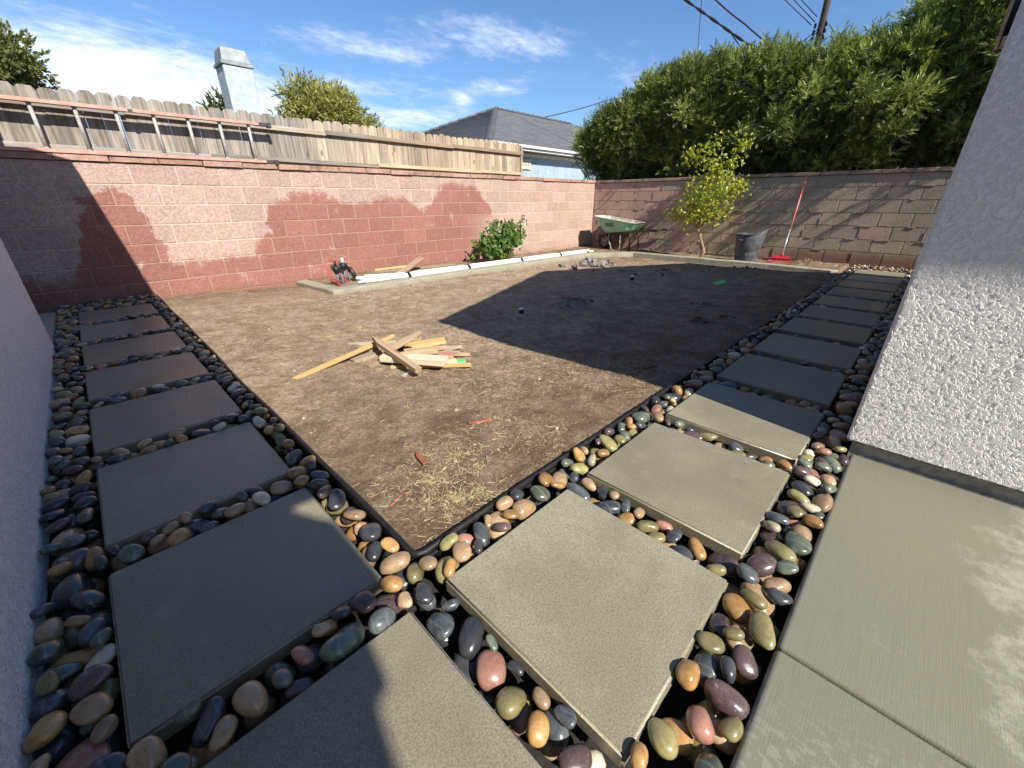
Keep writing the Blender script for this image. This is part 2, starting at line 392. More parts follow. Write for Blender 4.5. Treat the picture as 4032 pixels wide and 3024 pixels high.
def mat_cap(name, c1, c2):
    m, t = material(name); p = t.pos(); n = t.noise(p, 30, 5, 0.7); o = t.orand()
    c = t.mix(t.step(n, .35, .65), c1, c2); c = t.mix(t.step(t.noise(p, 5, 5, 0.7), 0.48, 0.66), c, (0.20, 0.15, 0.10))
    v = t.math('MULTIPLY_ADD', o, 0.3); v.node.inputs[2].default_value = 0.8; c = t.mix(1.0, c, t.comb(v, v, v), 'MULTIPLY')
    setb(t, color=c, rough=0.92, spec=0.2, normal=t.bump(n, 0.8, 0.006)); M[name] = m
mat_cap('cap_red', (0.36, 0.20, 0.15), (0.44, 0.29, 0.22)); mat_cap('cap_back', (0.36, 0.23, 0.18), (0.30, 0.23, 0.17))

def mat_back(name, mortar=False):
    m, t = material(name); p = t.pos(); o = t.orand(); x, y, z = t.sep(p)
    n = t.noise(p, 50, 4, 0.75); big = t.noise(p, 1.3, 4, 0.65, 0.4); moss = t.noise(p, 3.2, 5, 0.7)
    pink = t.mix(t.step(n, .35, .65), (0.42, 0.26, 0.21), (0.60, 0.41, 0.335))
    grey = t.mix(t.step(n, .35, .65), (0.38, 0.31, 0.23), (0.56, 0.47, 0.36))
    pk = t.math('ADD', t.math('MULTIPLY', o, 0.9), t.math('MULTIPLY', t.step(y, 2.5, 4.6), 0.85))
    c = t.mix(t.step(pk, 0.72, 1.0), grey, pink)
    if mortar: c = t.mix(n, (0.38, 0.31, 0.23), (0.54, 0.46, 0.36))
    v = t.math('MULTIPLY_ADD', o, 0.24); v.node.inputs[2].default_value = 0.86; c = t.mix(1.0, c, t.comb(v, v, v), 'MULTIPLY')
    mo = t.math('MULTIPLY', t.step(moss, 0.50, 0.68), t.step(z, 0.15, 0.5, 0.1, 0.45)); c = t.mix(mo, c, (0.19, 0.175, 0.085))
    red = t.step(t.math('ADD', z, t.math('MULTIPLY', moss, 0.22)), 0.38, 0.18, 0.0, 0.7); red = t.math('MULTIPLY', red, t.step(y, 2.4, 0.8))
    c = t.mix(red, c, t.mix(n, (0.15, 0.05, 0.033), (0.26, 0.10, 0.07)))
    setb(t, color=c, rough=0.92, spec=0.2); b = t.bump(n, 1.0, 0.010); b = t.bump(t.noise(p, 160, 2), 0.6, 0.004, b); t.b.inputs['Diffuse Roughness'].default_value = 1.0; setb(t, normal=b); M[name] = m
mat_back('block_back'); mat_back('mortar_back', True)

def mat_pebble(name, c1, c2, spc=None, spa=0.0, scale=26, vein=None, rough=0.26):
    m, t = material(name); p = t.pos()
    r = t.math('FRACT', t.math('ADD', t.orand(), t.math('MULTIPLY', t.irand(), 7.31)))
    off = t.comb(t.math('MULTIPLY', r, 13.0), t.math('MULTIPLY', r, 29.0), t.math('MULTIPLY', r, 7.0))
    q = t.mix(1.0, p, off, 'ADD'); n = t.noise(q, scale, 5, 0.65, 0.5)
    c = t.mix(t.step(n, .3, .7), c1, c2)
    v = t.math('MULTIPLY_ADD', r, 0.7); v.node.inputs[2].default_value = 0.65; c = t.mix(1.0, c, t.comb(v, v, v), 'MULTIPLY')
    if spc:
        s = t.noise(q, 190, 3, 0.7); c = t.mix(t.step(s, 0.56, 0.66, 0.0, spa), c, spc)
    if vein:
        w = t.new('ShaderNodeTexWave', wave_type='BANDS'); t.put(w.inputs['Vector'], q); w.inputs['Scale'].default_value = 9; w.inputs['Distortion'].default_value = 5
        w.inputs['Detail'].default_value = 3; c = t.mix(t.step(w.outputs['Fac'], 0.90, 1.0, 0.0, 0.35), c, vein)
    chalk = t.step(t.noise(q, 34, 4, 0.6), 0.66, 0.70, 0.0, 0.6)       # dried mineral spots on the wet stones
    c = t.mix(t.math('MULTIPLY', chalk, t.step(r, 0.72, 0.80)), c, (0.42, 0.40, 0.39))
    setb(t, color=c, rough=t.math('ADD', rough - 0.06, t.math('MULTIPLY', n, 0.16)), spec=0.5, coat=0.42, coatr=0.08)
    setb(t, normal=t.bump(t.noise(q, 120, 4, 0.6), 0.22, 0.002)); M[name] = m
PEB = [('pebble_slate', .12), ('pebble_charcoal', .13), ('pebble_purple', .13), ('pebble_ochre', .14), ('pebble_tan', .18), ('pebble_green', .12), ('pebble_olive', .12), ('pebble_cream', .04), ('pebble_pink', .03)]
mat_pebble('pebble_slate', (0.045, 0.052, 0.057), (0.098, 0.108, 0.110), vein=(0.2, 0.2, 0.2))
mat_pebble('pebble_charcoal', (0.028, 0.029, 0.034), (0.06, 0.06, 0.065))
mat_pebble('pebble_purple', (0.062, 0.040, 0.042), (0.115, 0.076, 0.070), (0.2, 0.17, 0.16), 0.5)
mat_pebble('pebble_ochre', (0.29, 0.145, 0.045), (0.42, 0.255, 0.095), (0.20, 0.08, 0.03), 0.6)
mat_pebble('pebble_tan', (0.30, 0.185, 0.095), (0.43, 0.295, 0.175), (0.16, 0.09, 0.05), 0.7)
mat_pebble('pebble_green', (0.070, 0.088, 0.062), (0.145, 0.160, 0.112), vein=(0.3, 0.3, 0.26))
mat_pebble('pebble_olive', (0.185, 0.160, 0.062), (0.29, 0.255, 0.115), (0.12, 0.10, 0.05), 0.4)
mat_pebble('pebble_cream', (0.46, 0.39, 0.26), (0.58, 0.52, 0.38), (0.33, 0.22, 0.12), 0.6)
mat_pebble('pebble_pink', (0.29, 0.125, 0.085), (0.38, 0.20, 0.15), (0.14, 0.06, 0.05), 0.5)
simple('bed_earth', (0.035, 0.030, 0.026), (0.022, 0.019, 0.017), rough=0.8, scale=60, bump=0.8, bdist=0.01)

def mat_wood(name, c1, c2, axis='Z', scale=1.0, knots=True, fade=None, rough=0.85, rnd=0.3):
    m, t = material(name); o = t.obj(); r = t.orand()
    sc = {'X': (1.6, 40, 40), 'Y': (40, 1.6, 40), 'Z': (40, 40, 1.6)}[axis]
    off = t.comb(t.math('MULTIPLY', r, 37.0), t.math('MULTIPLY', r, 91.0), t.math('MULTIPLY', r, 53.0)); q = t.mix(1.0, o, off, 'ADD')
    g = t.noise(t.map(q, tuple(v * scale for v in sc)), 1.0, 5, 0.65, 0.3); b2 = t.noise(q, 5, 4, 0.6)
    ca, cb = c1, c2
    if fade:
        x = t.sep(t.pos())[0]; f = t.step(t.math('ADD', x, t.math('MULTIPLY', r, 1.4)), fade[0], fade[1]); ca = t.mix(f, c1, fade[2]); cb = t.mix(f, c2, fade[3])
    c = t.mix(t.step(g, 0.32, 0.66), cb, ca); c = t.mix(t.step(b2, 0.5, 0.75, 0.0, 0.4), c, cb)
    if knots:
        kv = t.voro(t.map(q, {'X': (4, 9, 9), 'Y': (9, 4, 9), 'Z': (9, 9, 4)}[axis]), 0.75); c = t.mix(t.step(kv, 0.16, 0.07, 0.0, 0.8), c, tuple(v * 0.45 for v in c2))
    v = t.math('MULTIPLY_ADD', r, rnd * 2); v.node.inputs[2].default_value = 1 - rnd; c = t.mix(1.0, c, t.comb(v, v, v), 'MULTIPLY')
    setb(t, color=c, rough=rough, spec=0.25, normal=t.bump(g, 0.55, 0.004)); M[name] = m
GREY1, GREY2, TAN1, TAN2 = (0.335, 0.30, 0.255), (0.165, 0.145, 0.12), (0.46, 0.375, 0.265), (0.275, 0.205, 0.135)
mat_wood('fence_picket', GREY1, GREY2, 'Z', fade=(2.6, 4.6, TAN1, TAN2))
mat_wood('fence_rail', (0.33, 0.30, 0.26), (0.19, 0.17, 0.145), 'X', fade=(2.4, 4.6, (0.43, 0.335, 0.22), (0.29, 0.215, 0.13)), knots=False)
mat_wood('lumber_tan', (0.50, 0.37, 0.23), (0.33, 0.22, 0.125), 'X')
mat_wood('lumber_yellow', (0.64, 0.42, 0.19), (0.50, 0.30, 0.12), 'X', knots=False)
mat_wood('lumber_grey', (0.42, 0.33, 0.24), (0.27, 0.205, 0.145), 'X')
mat_wood('lumber_pale', (0.62, 0.55, 0.40), (0.50, 0.43, 0.30), 'X', knots=False, rnd=0.05)
mat_wood('lumber_red', (0.56, 0.36, 0.22), (0.40, 0.16, 0.09), 'X', knots=False)
mat_wood('bark', (0.19, 0.145, 0.105), (0.09, 0.068, 0.05), 'Z', scale=0.6, knots=False)
mat_wood('bark_citrus', (0.33, 0.235, 0.14), (0.20, 0.135, 0.08), 'Z', scale=0.6, knots=False)
mat_wood('pole_wood', (0.085, 0.066, 0.052), (0.042, 0.033, 0.027), 'Z', scale=0.4, knots=False)
simple('paint_green', (0.12, 0.62, 0.18), rough=0.5, scale=20)

def mat_leaf(name, c1, c2, rough=0.42, trans=0.35, yellow=None):
    m, t = material(name); r = t.irand(); p = t.pos()
    c = t.mix(r, c1, c2); c = t.mix(t.step(t.noise(p, 1.7, 3), 0.4, 0.65), c, t.mix(0.5, c1, c2))
    if yellow: c = t.mix(t.math('GREATER_THAN', t.math('FRACT', t.math('MULTIPLY', r, 17.3)), 1 - yellow[1]), c, yellow[0])
    setb(t, color=c, rough=rough, spec=0.5)
    tr = t.new('ShaderNodeBsdfTranslucent'); t.put(tr.inputs[0], t.mix(1.0, c, (1.25, 1.35, 0.55), 'MULTIPLY'))
    ms = t.new('ShaderNodeMixShader'); ms.inputs[0].default_value = trans
    t.l.new(t.b.outputs[0], ms.inputs[1]); t.l.new(tr.outputs[0], ms.inputs[2]); t.l.new(ms.outputs[0], t.out.inputs[0]); M[name] = m
mat_leaf('leaf_hedge', (0.040, 0.066, 0.018), (0.185, 0.215, 0.060), 0.40, 0.25)  # leaf tone darkened so the crown's hollows read as shaded
mat_leaf('leaf_hedge_new_lit', (0.15, 0.200, 0.045), (0.40, 0.435, 0.125), 0.42, 0.32)  # new growth, brightened to paint sunlit highlights on the tips
mat_leaf('leaf_citrus', (0.27, 0.33, 0.045), (0.48, 0.50, 0.085), 0.4, 0.4, ((0.62, 0.52, 0.06), 0.12))
mat_leaf('leaf_bush', (0.06, 0.135, 0.022), (0.15, 0.25, 0.05), 0.35, 0.3)
mat_leaf('leaf_olive', (0.095, 0.115, 0.030), (0.19, 0.19, 0.055), 0.5, 0.3)
mat_leaf('leaf_gold', (0.19, 0.20, 0.050), (0.37, 0.34, 0.10), 0.5, 0.3)
mat_leaf('straw', (0.44, 0.34, 0.19), (0.66, 0.54, 0.33), 0.7, 0.02)
mat_leaf('straw_green', (0.40, 0.33, 0.15), (0.62, 0.53, 0.28), 0.7, 0.04, ((0.22, 0.27, 0.08), 0.10))

simple('black_plastic', (0.010, 0.010, 0.011), (0.020, 0.018, 0.016), rough=0.5, scale=40, vary=0, spec=0.35, bump=0.3)
simple('ladder_orange', (0.52, 0.235, 0.175), (0.56, 0.31, 0.24), rough=0.55, scale=14, vary=0.04)
simple('aluminium', (0.40, 0.385, 0.355), (0.29, 0.275, 0.25), rough=0.6, scale=30, metal=0.0)
simple('dark_steel', (0.045, 0.043, 0.042), (0.085, 0.07, 0.06), rough=0.55, scale=30, metal=0.2)
simple('worn_pipe', (0.34, 0.33, 0.32), (0.07, 0.065, 0.06), rough=0.55, scale=16, metal=0.2)
simple('rubber', (0.022, 0.021, 0.020), (0.045, 0.040, 0.036), rough=0.8, scale=25)
simple('tray_green', (0.21, 0.46, 0.29), (0.28, 0.54, 0.36), rough=0.5, scale=9, vary=0)
simple('tray_white', (0.55, 0.52, 0.44), (0.33, 0.29, 0.22), rough=0.8, scale=12)
simple('stencil_black', (0.02, 0.025, 0.02), (0.05, 0.07, 0.05), rough=0.7, scale=120)
simple('bucket_plastic', (0.050, 0.052, 0.056), (0.105, 0.105, 0.108), rough=0.62, scale=11, bump=0.2)
simple('rake_red', (0.50, 0.032, 0.038), (0.36, 0.02, 0.03), rough=0.38, scale=10, vary=0)
simple('handle_red', (0.66, 0.20, 0.15), (0.58, 0.13, 0.10), rough=0.45, scale=10, vary=0)
simple('handle_silver', (0.62, 0.62, 0.66), (0.50, 0.50, 0.54), rough=0.35, scale=10, metal=0.6, vary=0)
simple('pvc_white', (0.80, 0.80, 0.79), (0.74, 0.74, 0.72), rough=0.4, scale=3, vary=0.03)
simple('pvc_grey', (0.16, 0.165, 0.175), (0.11, 0.11, 0.12), rough=0.5, scale=20)
simple('valve_black', (0.018, 0.018, 0.019), rough=0.5, scale=20)
simple('wire_red', (0.62, 0.06, 0.07), rough=0.5, scale=20, vary=0)
simple('rubble', (0.25, 0.24, 0.225), (0.13, 0.122, 0.112), rough=0.9, scale=20, bump=0.9, bdist=0.01, vary=0.3)
simple('chips', (0.42, 0.38, 0.31), (0.27, 0.22, 0.16), rough=0.9, scale=30)
simple('clods', (0.135, 0.085, 0.052), (0.23, 0.155, 0.098), rough=0.95, scale=40, bump=0.9, bdist=0.01)
simple('chimney_stucco', (0.46, 0.53, 0.56), (0.37, 0.43, 0.46), rough=0.85, scale=8, bump=0.8, bdist=0.02, vary=0)
simple('galvanised', (0.30, 0.32, 0.32), (0.22, 0.24, 0.24), rough=0.6, scale=6, metal=0.3, vary=0)
simple('siding_blue', (0.345, 0.425, 0.475), (0.29, 0.365, 0.415), rough=0.7, scale=9, vary=0.05)
simple('trim_white', (0.74, 0.74, 0.71), (0.58, 0.56, 0.52), rough=0.6, scale=6)
simple('gutter_black', (0.02, 0.02, 0.024), rough=0.45, scale=6)
simple('sign_cream', (0.66, 0.60, 0.44), (0.56, 0.50, 0.36), rough=0.7, scale=20)
simple('sign_ink', (0.20, 0.18, 0.14), rough=0.8, scale=40)
simple('cable', (0.022, 0.021, 0.02), rough=0.6, scale=40)
simple('insulator', (0.055, 0.022, 0.018), rough=0.35, scale=20)
simple('far_ground', (0.20, 0.15, 0.10), rough=0.95, scale=2)
simple('terracotta', (0.33, 0.105, 0.055), (0.22, 0.07, 0.04), rough=0.7, scale=40)
simple('lime_scrap', (0.24, 0.55, 0.13), (0.32, 0.60, 0.2), rough=0.5, scale=30)
simple('yellow_scrap', (0.75, 0.70, 0.10), rough=0.6, scale=30)
def mat_roof():
    m, t = material('roof_courses'); p = t.pos(); x, y, z = t.sep(p)
    br = t.new('ShaderNodeTexBrick'); t.put(br.inputs['Vector'], t.map(t.comb(t.math('ADD', x, y), z, 0.0), (1, 1, 1)))
    br.inputs['Scale'].default_value = 1.0; br.inputs['Brick Width'].default_value = 0.28; br.inputs['Row Height'].default_value = 0.055; br.inputs['Mortar Size'].default_value = 0.0
    br.inputs['Color1'].default_value = (0.066, 0.068, 0.072, 1); br.inputs['Color2'].default_value = (0.150, 0.152, 0.156, 1)
    c = t.mix(t.noise(p, 30, 4), br.outputs[0], (0.15, 0.152, 0.16))
    setb(t, color=c, rough=0.9, spec=0.2, normal=t.bump(t.noise(p, 120, 3), 0.6, 0.006)); M['roof_courses'] = m
mat_roof()


# ------------------------------------------------------------------ ground and soil
g = MB(); g.add([(-600, -600, -0.17), (600, -600, -0.17), (600, 600, -0.17), (-600, 600, -0.17)], [(0, 1, 2, 3)])
tag(g.build('ground', 'far_ground'), kind='structure')

MOUNDS = [(3.22, 2.12, .17, .085), (3.42, 2.06, .10, .05), (5.98, 2.29, .20, .075), (6.12, 2.2, .13, .05), (5.75, 2.85, .40, .05), (3.44, .68, .09, .035), (3.75, .52, .10, .03),
          (4.3, .9, .16, .02), (7.3, 1.9, .4, .03), (1.95, .40, .10, .03), (2.35, 5.3, .32, .07), (8.35, .75, .28, .10), (8.6, 4.0, .4, .04), (7.6, 1.4, .3, .03)]
def bed_mask(x, y):
    """1 inside the planting bed behind the curb"""
    a = (y > 4.60) & (x > 1.62) & (x < 7.3)
    b = (x > 7.95) & (y > 0.2)
    c = (x >= 7.3) & (x <= 8.0) & ((x - 7.25) * 0.65 + (y - 4.62) * 0.71 > 0)
    return (a | b | c).astype(float)
def hz(x, y):
    x = np.asarray(x, float); y = np.asarray(y, float)
    d = np.minimum(x + .07, y - .15); z = -.040 - .058 * sstep(d, 0.05, 1.6)
    z = z - .02 * sstep(y, 4.6, 5.5) * sstep(-x, -2.0, -0.6)
    z = z + bed_mask(x, y) * .045
    z = z + (vnoise(x * 1.3 + 5, y * 1.3 + 9, 3, 4) - .5) * .035 + (vnoise(x * 9, y * 9, 8, 3) - .5) * .020 + (vnoise(x * 27, y * 27, 5, 2) - .5) * .013
    for mx, my, mr, mh in MOUNDS:
        r2 = ((x - mx) ** 2 + (y - my) ** 2) / mr ** 2
        z = z + mh * np.exp(-r2 * 1.3) * (0.65 + 0.7 * vnoise(x * 14 + mx, y * 14, 12, 3))
    return z
def hz1(x, y): return float(hz(np.array([x]), np.array([y]))[0])
def make_soil():
    xs = np.concatenate([np.arange(-.068, 2.6, .018), np.arange(2.6, 9.0, .034)]); ys = np.concatenate([np.arange(.157, 2.6, .018), np.arange(2.6, 5.74, .034)])
    X, Y = np.meshgrid(xs, ys, indexing='ij'); Z = hz(X, Y); V = np.stack([X, Y, Z], -1).reshape(-1, 3)
    i = np.arange(X.size).reshape(X.shape); F = np.stack([i[:-1, :-1], i[1:, :-1], i[1:, 1:], i[:-1, 1:]], -1).reshape(-1, 4)
    tag(link('soil_yard', npmesh('soil_yard', V, F, 'soil', True)), kind='structure')
make_soil()

# ------------------------------------------------------------------ pebble path with pavers
WR, DR, PR, XR, YR = 0.592, 0.581, 0.7097, -0.064, 0.008
WL, DL, PL, XL, YL = 0.566, 0.592, 0.7324, -0.188, 0.138
PAVERS = []          # (x0, x1, y0, y1)
for i in range(12): PAVERS.append((XR + i * PR, XR + i * PR + DR, YR - WR, YR))
for i in range(-1, 7): PAVERS.append((XL - WL, XL, YL + i * PL, YL + i * PL + DL))
path = MB()
path.add([(-.905, -.95, -.130), (-.075, -.95, -.130), (-.075, 5.70, -.130), (-.905, 5.70, -.130)], [(0, 1, 2, 3)])
path.add([(-.075, -.735, -.130), (8.955, -.735, -.130), (8.955, .15, -.130), (-.075, .15, -.130)], [(0, 1, 2, 3)])
path_o = tag(path.build('pebble_path', 'bed_earth'), kind='structure')
def paver_mesh(sx, sy):
    b = MB(); b.box((-sx / 2, -sy / 2, -.052), (sx / 2, sy / 2, 0)); me = b.mesh('paver', 'paver_concrete')
    bm = bmesh.new(); bm.from_mesh(me)
    bmesh.ops.bevel(bm, geom=bm.edges[:], offset=.0065, segments=3, affect='EDGES'); bm.to_mesh(me); bm.free()
    me.polygons.foreach_set('use_smooth', [True] * len(me.polygons))
    try: me.set_sharp_from_angle(angle=R(50))
    except Exception: pass
    return me
pmR, pmL = paver_mesh(DR, WR), paver_mesh(WL, DL)
for k, (x0, x1, y0, y1) in enumerate(PAVERS):
    o = link('paver', pmR if k < 12 else pmL, path_o, ((x0 + x1) / 2, (y0 + y1) / 2, random.uniform(-.003, .003)))
    o.rotation_euler = (random.uniform(-.004, .004), random.uniform(-.004, .004), random.uniform(-.006, .006))

def pebble_shape(sub, seed):
    bm = bmesh.new(); bmesh.ops.create_icosphere(bm, subdivisions=sub, radius=1.0)
    rr = random.Random(seed); ks = [(Vector((rr.gauss(0, 1), rr.gauss(0, 1), rr.gauss(0, 1))).normalized(), rr.uniform(-.34, .30)) for _ in range(7)]
    for v in bm.verts:
        n = v.co.normalized(); s = 1.0
        for d, a in ks: s += a * max(0, n.dot(d)) ** 2.5
        e = 0.86; v.co = Vector([math.copysign(abs(q) ** e, q) for q in n * s])
    m = max(max(abs(q) for q in v.co) for v in bm.verts)
    for v in bm.verts: v.co /= m
    me = bpy.data.meshes.new('pebble'); bm.to_mesh(me); bm.free()
    me.polygons.foreach_set('use_smooth', [True] * len(me.polygons)); return me
def pack_pebbles():
    cell = .006; x0, y0 = -.93, -.95; nx, ny = int(9.92 / cell), int(6.70 / cell)
    H = np.full((nx, ny), 9.0, np.float32)
    ix = lambda x: int(round((x - x0) / cell)); iy = lambda y: int(round((y - y0) / cell))
    H[ix(-.905):ix(-.078), iy(-.93):iy(5.70)] = -.118
    H[ix(-.09):ix(1.585), iy(-.738):iy(.145)] = -.118
    H[ix(1.585):ix(8.95), iy(-.712):iy(.145)] = -.118
    T = np.full((nx, ny), .025, np.float32)
    for a, b, c, d in PAVERS:
        H[ix(a) + 1:ix(b), iy(c) + 1:iy(d)] = 9
        T[ix(a) - 0:ix(b) + 1, iy(c) - 40:iy(d) + 40] = np.minimum(T[ix(a) - 0:ix(b) + 1, iy(c) - 40:iy(d) + 40], -.004) if (b - a) == WL else T[ix(a):ix(b) + 1, iy(c) - 40:iy(d) + 40]
        if abs((d - c) - WR) < 1e-6: T[ix(a) - 40:ix(b) + 40, iy(c):iy(d) + 1] = .000
        else: T[ix(a):ix(b) + 1, iy(c) - 40:iy(d) + 40] = -.004
    open_ = np.argwhere(H < 1); out = []; stamps = {}
    def stamp(a, b, c, ph):
        key = (round(a, 4), round(b, 4), round(c, 4), ph)
        if key not in stamps:
            r = int(a / cell) + 2; g = np.arange(-r, r + 1) * cell; gx, gy = np.meshgrid(g, g, indexing='ij')
            an = ph * math.pi / 12; u = (gx * math.cos(an) + gy * math.sin(an)) / a; w = (-gx * math.sin(an) + gy * math.cos(an)) / b
            q = u * u + w * w; m = q < 1.0; dd = np.argwhere(m) - r; stamps[key] = (dd[:, 0], dd[:, 1], (c * np.sqrt(1 - q[m])).astype(np.float32))
        return stamps[key]
    fails = 0; n = 0
    while fails < 3200 and n < 9500:
        a = float(rng.choice([.036, .041, .046, .051, .056, .062, .068], p=[.10, .17, .21, .2, .16, .11, .05])) * (1 if fails < 500 else .86 if fails < 1400 else .78)
        b = a * float(rng.choice([.62, .7, .78, .86])); c = a * float(rng.choice([.5, .58, .66]))
        ph = int(rng.integers(0, 12)); dx, dy, h = stamp(a, b, c, ph)
        cc = open_[rng.integers(0, len(open_), 30)]
        I = np.clip(cc[:, 0:1] + dx, 0, nx - 1); J = np.clip(cc[:, 1:2] + dy, 0, ny - 1)
        zc = (H[I, J] + h).max(1); lim = T[cc[:, 0], cc[:, 1]]
        ok = zc + c < lim
        if not ok.any(): fails += 1; continue
        fails = max(0, fails - 6)
        zc = np.where(ok, zc, 99); k = int(zc.argmin()); z = float(zc[k])
        H[I[k], J[k]] = np.maximum(H[I[k], J[k]], z + h)
        out.append((x0 + cc[k, 0] * cell, y0 + cc[k, 1] * cell, z, a, b, c, ph * math.pi / 12)); n += 1
    P = np.array(out); top = np.array([H[ix(p[0]), iy(p[1])] for p in P]); cov = (P[:, 2] + P[:, 5]) >= top - .004
    return P, cov
P, vis = pack_pebbles()
cumw = np.cumsum([w for _, w in PEB]); types = np.searchsorted(cumw / cumw[-1], rng.random(len(P)))
camp = np.array(cam.location); vd = P[:, :3] - camp
fw = np.array([math.cos(R(44.619)) * math.cos(R(24.346)), math.sin(R(44.619)) * math.cos(R(24.346)), -math.sin(R(24.346))]); rt = np.array([math.sin(R(44.619)), -math.cos(R(44.619)), 0]); up = np.cross(rt, fw)
dz = vd @ fw; inf = (dz > .1) & (np.abs(vd @ rt) < dz * 1.30) & (np.abs(vd @ up) < dz * .98)
score = np.where(inf & vis, P[:, 3] / np.maximum(dz, .1), 0); order = np.argsort(-score); single = set(order[:300].tolist())
shapes3 = [pebble_shape(3, s) for s in range(18)]
variants = {}
def pebble_rot(i):
    rr = random.Random(i * 7 + 1); return Euler((rr.uniform(-.42, .42), rr.uniform(-.34, .34), P[i, 6]))
for i in order[:300]:
    i = int(i); key = (i % 18, int(types[i]))
    if key not in variants:
        me = shapes3[key[0]].copy(); me.materials.append(M[PEB[key[1]][0]]); variants[key] = me
    o = link('pebble', variants[key], path_o, P[i, :3]); o.scale = P[i, 3:6]; o.rotation_euler = pebble_rot(i)
def far_pebbles():
    sh = {}
    for sub in (1, 2):
        for s in range(8):
            me = pebble_shape(sub, 50 + s); v = np.empty(len(me.vertices) * 3); me.vertices.foreach_get('co', v)
            f = np.empty(len(me.polygons) * 3, int); me.polygons.foreach_get('vertices', f); sh[sub, s] = (v.reshape(-1, 3), f.reshape(-1, 3)); bpy.data.meshes.remove(me)
    Vs, Fs, Ms = [], [], []; o = 0
    for i in range(len(P)):
        if i in single or not inf[i]: continue
        v, f = sh[2 if dz[i] < 3.2 else 1, i % 8]
        m = np.array(pebble_rot(i).to_matrix()); w = (v * P[i, 3:6]) @ m.T + P[i, :3]
        Vs.append(w); Fs.append(f + o); Ms.append(np.full(len(f), types[i])); o += len(v)
    me = npmesh('pebbles', np.concatenate(Vs), np.concatenate(Fs), [M[n] for n, _ in PEB], True, np.concatenate(Ms))
    tag(link('pebbles', me, path_o), kind='stuff')
far_pebbles()

# ------------------------------------------------------------------ black plastic edging
def make_edging():
    e = empty('garden_edging', (-.07, .16, -.05))
    prof = [(-.004, -.10), (-.005, -.052), (-.010, -.050), (-.010, -.044), (-.005, -.041), (-.005, -.034), (-.012, -.030), (-.0145, -.020), (-.011, -.011), (-.003, -.007), (.006, -.008), (.0125, -.014), (.0135, -.022), (.010, -.030), (.005, -.034), (.005, -.041), (.010, -.044), (.010, -.050), (.005, -.052), (.004, -.10)]
    prof = [(a * .72, z) for a, z in prof]
    def run(pts): return [Vector((p[0] + .07, p[1] - .16, .05 + p[2])) for p in pts]
    L = [(-.074 + .004 * math.sin(y * 2.3) + .003 * math.sin(y * 5.1), y, .004 * math.sin(y * 1.7)) for y in np.linspace(5.68, .19, 40)]
    Rr = [(x, .148 + .004 * math.sin(x * 2.1) + .003 * math.sin(x * 4.7), .004 * math.sin(x * 1.3)) for x in np.linspace(-.035, 7.72, 56)]
    mid = [(-.068, .165, 0), (-.055, .152, 0)]
    MB().extrude(prof, run(L + mid + Rr)).build('edging_strip', 'black_plastic', e, True)
    st = MB()
    for p in ([L[i] for i in range(3, 40, 9)] + [Rr[i] for i in range(6, 56, 10)]): st.box((p[0] + .07 - .012, p[1] - .16 + .012, -.05), (p[0] + .07 + .010, p[1] - .16 + .03, .042))
    tag(e, 'black plastic lawn edging between soil yard and pebble path', 'edging')
make_edging()

# ------------------------------------------------------------------ patio slabs
pat = MB(); pat.add([(-4, -7, -.1), (1.59, -7, -.1), (1.59, -.76, -.1), (-4, -.76, -.1)], [(0, 1, 2, 3)])
pat_o = tag(pat.build('patio', 'patio_concrete'), kind='structure')
for a, b in ((-3.2, .3965), (.4015, 1.578)):
    s = MB(); s.box((a, -6.5, -.11), (b, -.735, 0)); s.build('slab', 'patio_concrete', pat_o, True, bevel=.014, seg=4)
sl2 = MB(); sl2.box((-4.5, 3.6, -.12), (-.912, 5.36, -.005)); tag(sl2.build('side_slab', 'curb_concrete', None, False, bevel=.012), kind='structure')

# ------------------------------------------------------------------ concrete curb round the bed
def make_curb():
    pts = [(1.505, 5.70, -.045), (1.545, 4.535, -.028), (7.20, 4.50, -.018), (7.90, 3.86, -.004), (7.885, 2.4, 0), (7.875, 1.2, 0), (7.80, .30, 0), (7.90, .215, .002), (8.62, .20, .004)]
    full = []
    for a, b in zip(pts[:-1], pts[1:]):
        k = max(1, int((Vector(b) - Vector(a)).length / .25))
        for i in range(k): full.append(Vector(a).lerp(Vector(b), i / k) + Vector((0, 0, random.uniform(-.004, .004))))
    full.append(Vector(pts[-1]))
    prof = [(0, -.14), (0, -.008), (.008, 0), (.152, .003), (.160, -.006), (.160, -.14)]
    o = MB().extrude(prof, full).build('concrete_curb', 'curb_concrete'); tag(o, 'low grey concrete curb bordering the planting bed along both block walls', 'curb')
make_curb()

# ------------------------------------------------------------------ block walls
def block_mesh(w, h, d, mat, seed):
    rr = random.Random(seed); b = MB(); b.box((0, 0, 0), (w, d, h)); me = b.mesh('block', mat); bm = bmesh.new(); bm.from_mesh(me)
    bmesh.ops.subdivide_edges(bm, edges=[e for e in bm.edges if abs(e.verts[0].co.x - e.verts[1].co.x) > .01], cuts=3)
    fr = [e for e in bm.edges if all(v.co.y < .001 for v in e.verts) and (abs(e.verts[0].co.z - e.verts[1].co.z) < .001) or (all(v.co.y < .001 for v in e.verts) and abs(e.verts[0].co.z - e.verts[1].co.z) > .05 and (e.verts[0].co.x < .001 or e.verts[0].co.x > w - .001))]
    bmesh.ops.bevel(bm, geom=fr, offset=.005, segments=1, affect='EDGES')
    for v in bm.verts: v.co += Vector((rr.uniform(-.0016, .0016), rr.uniform(-.0016, .0016), rr.uniform(-.0016, .0016)))
    bm.to_mesh(me); bm.free(); return me
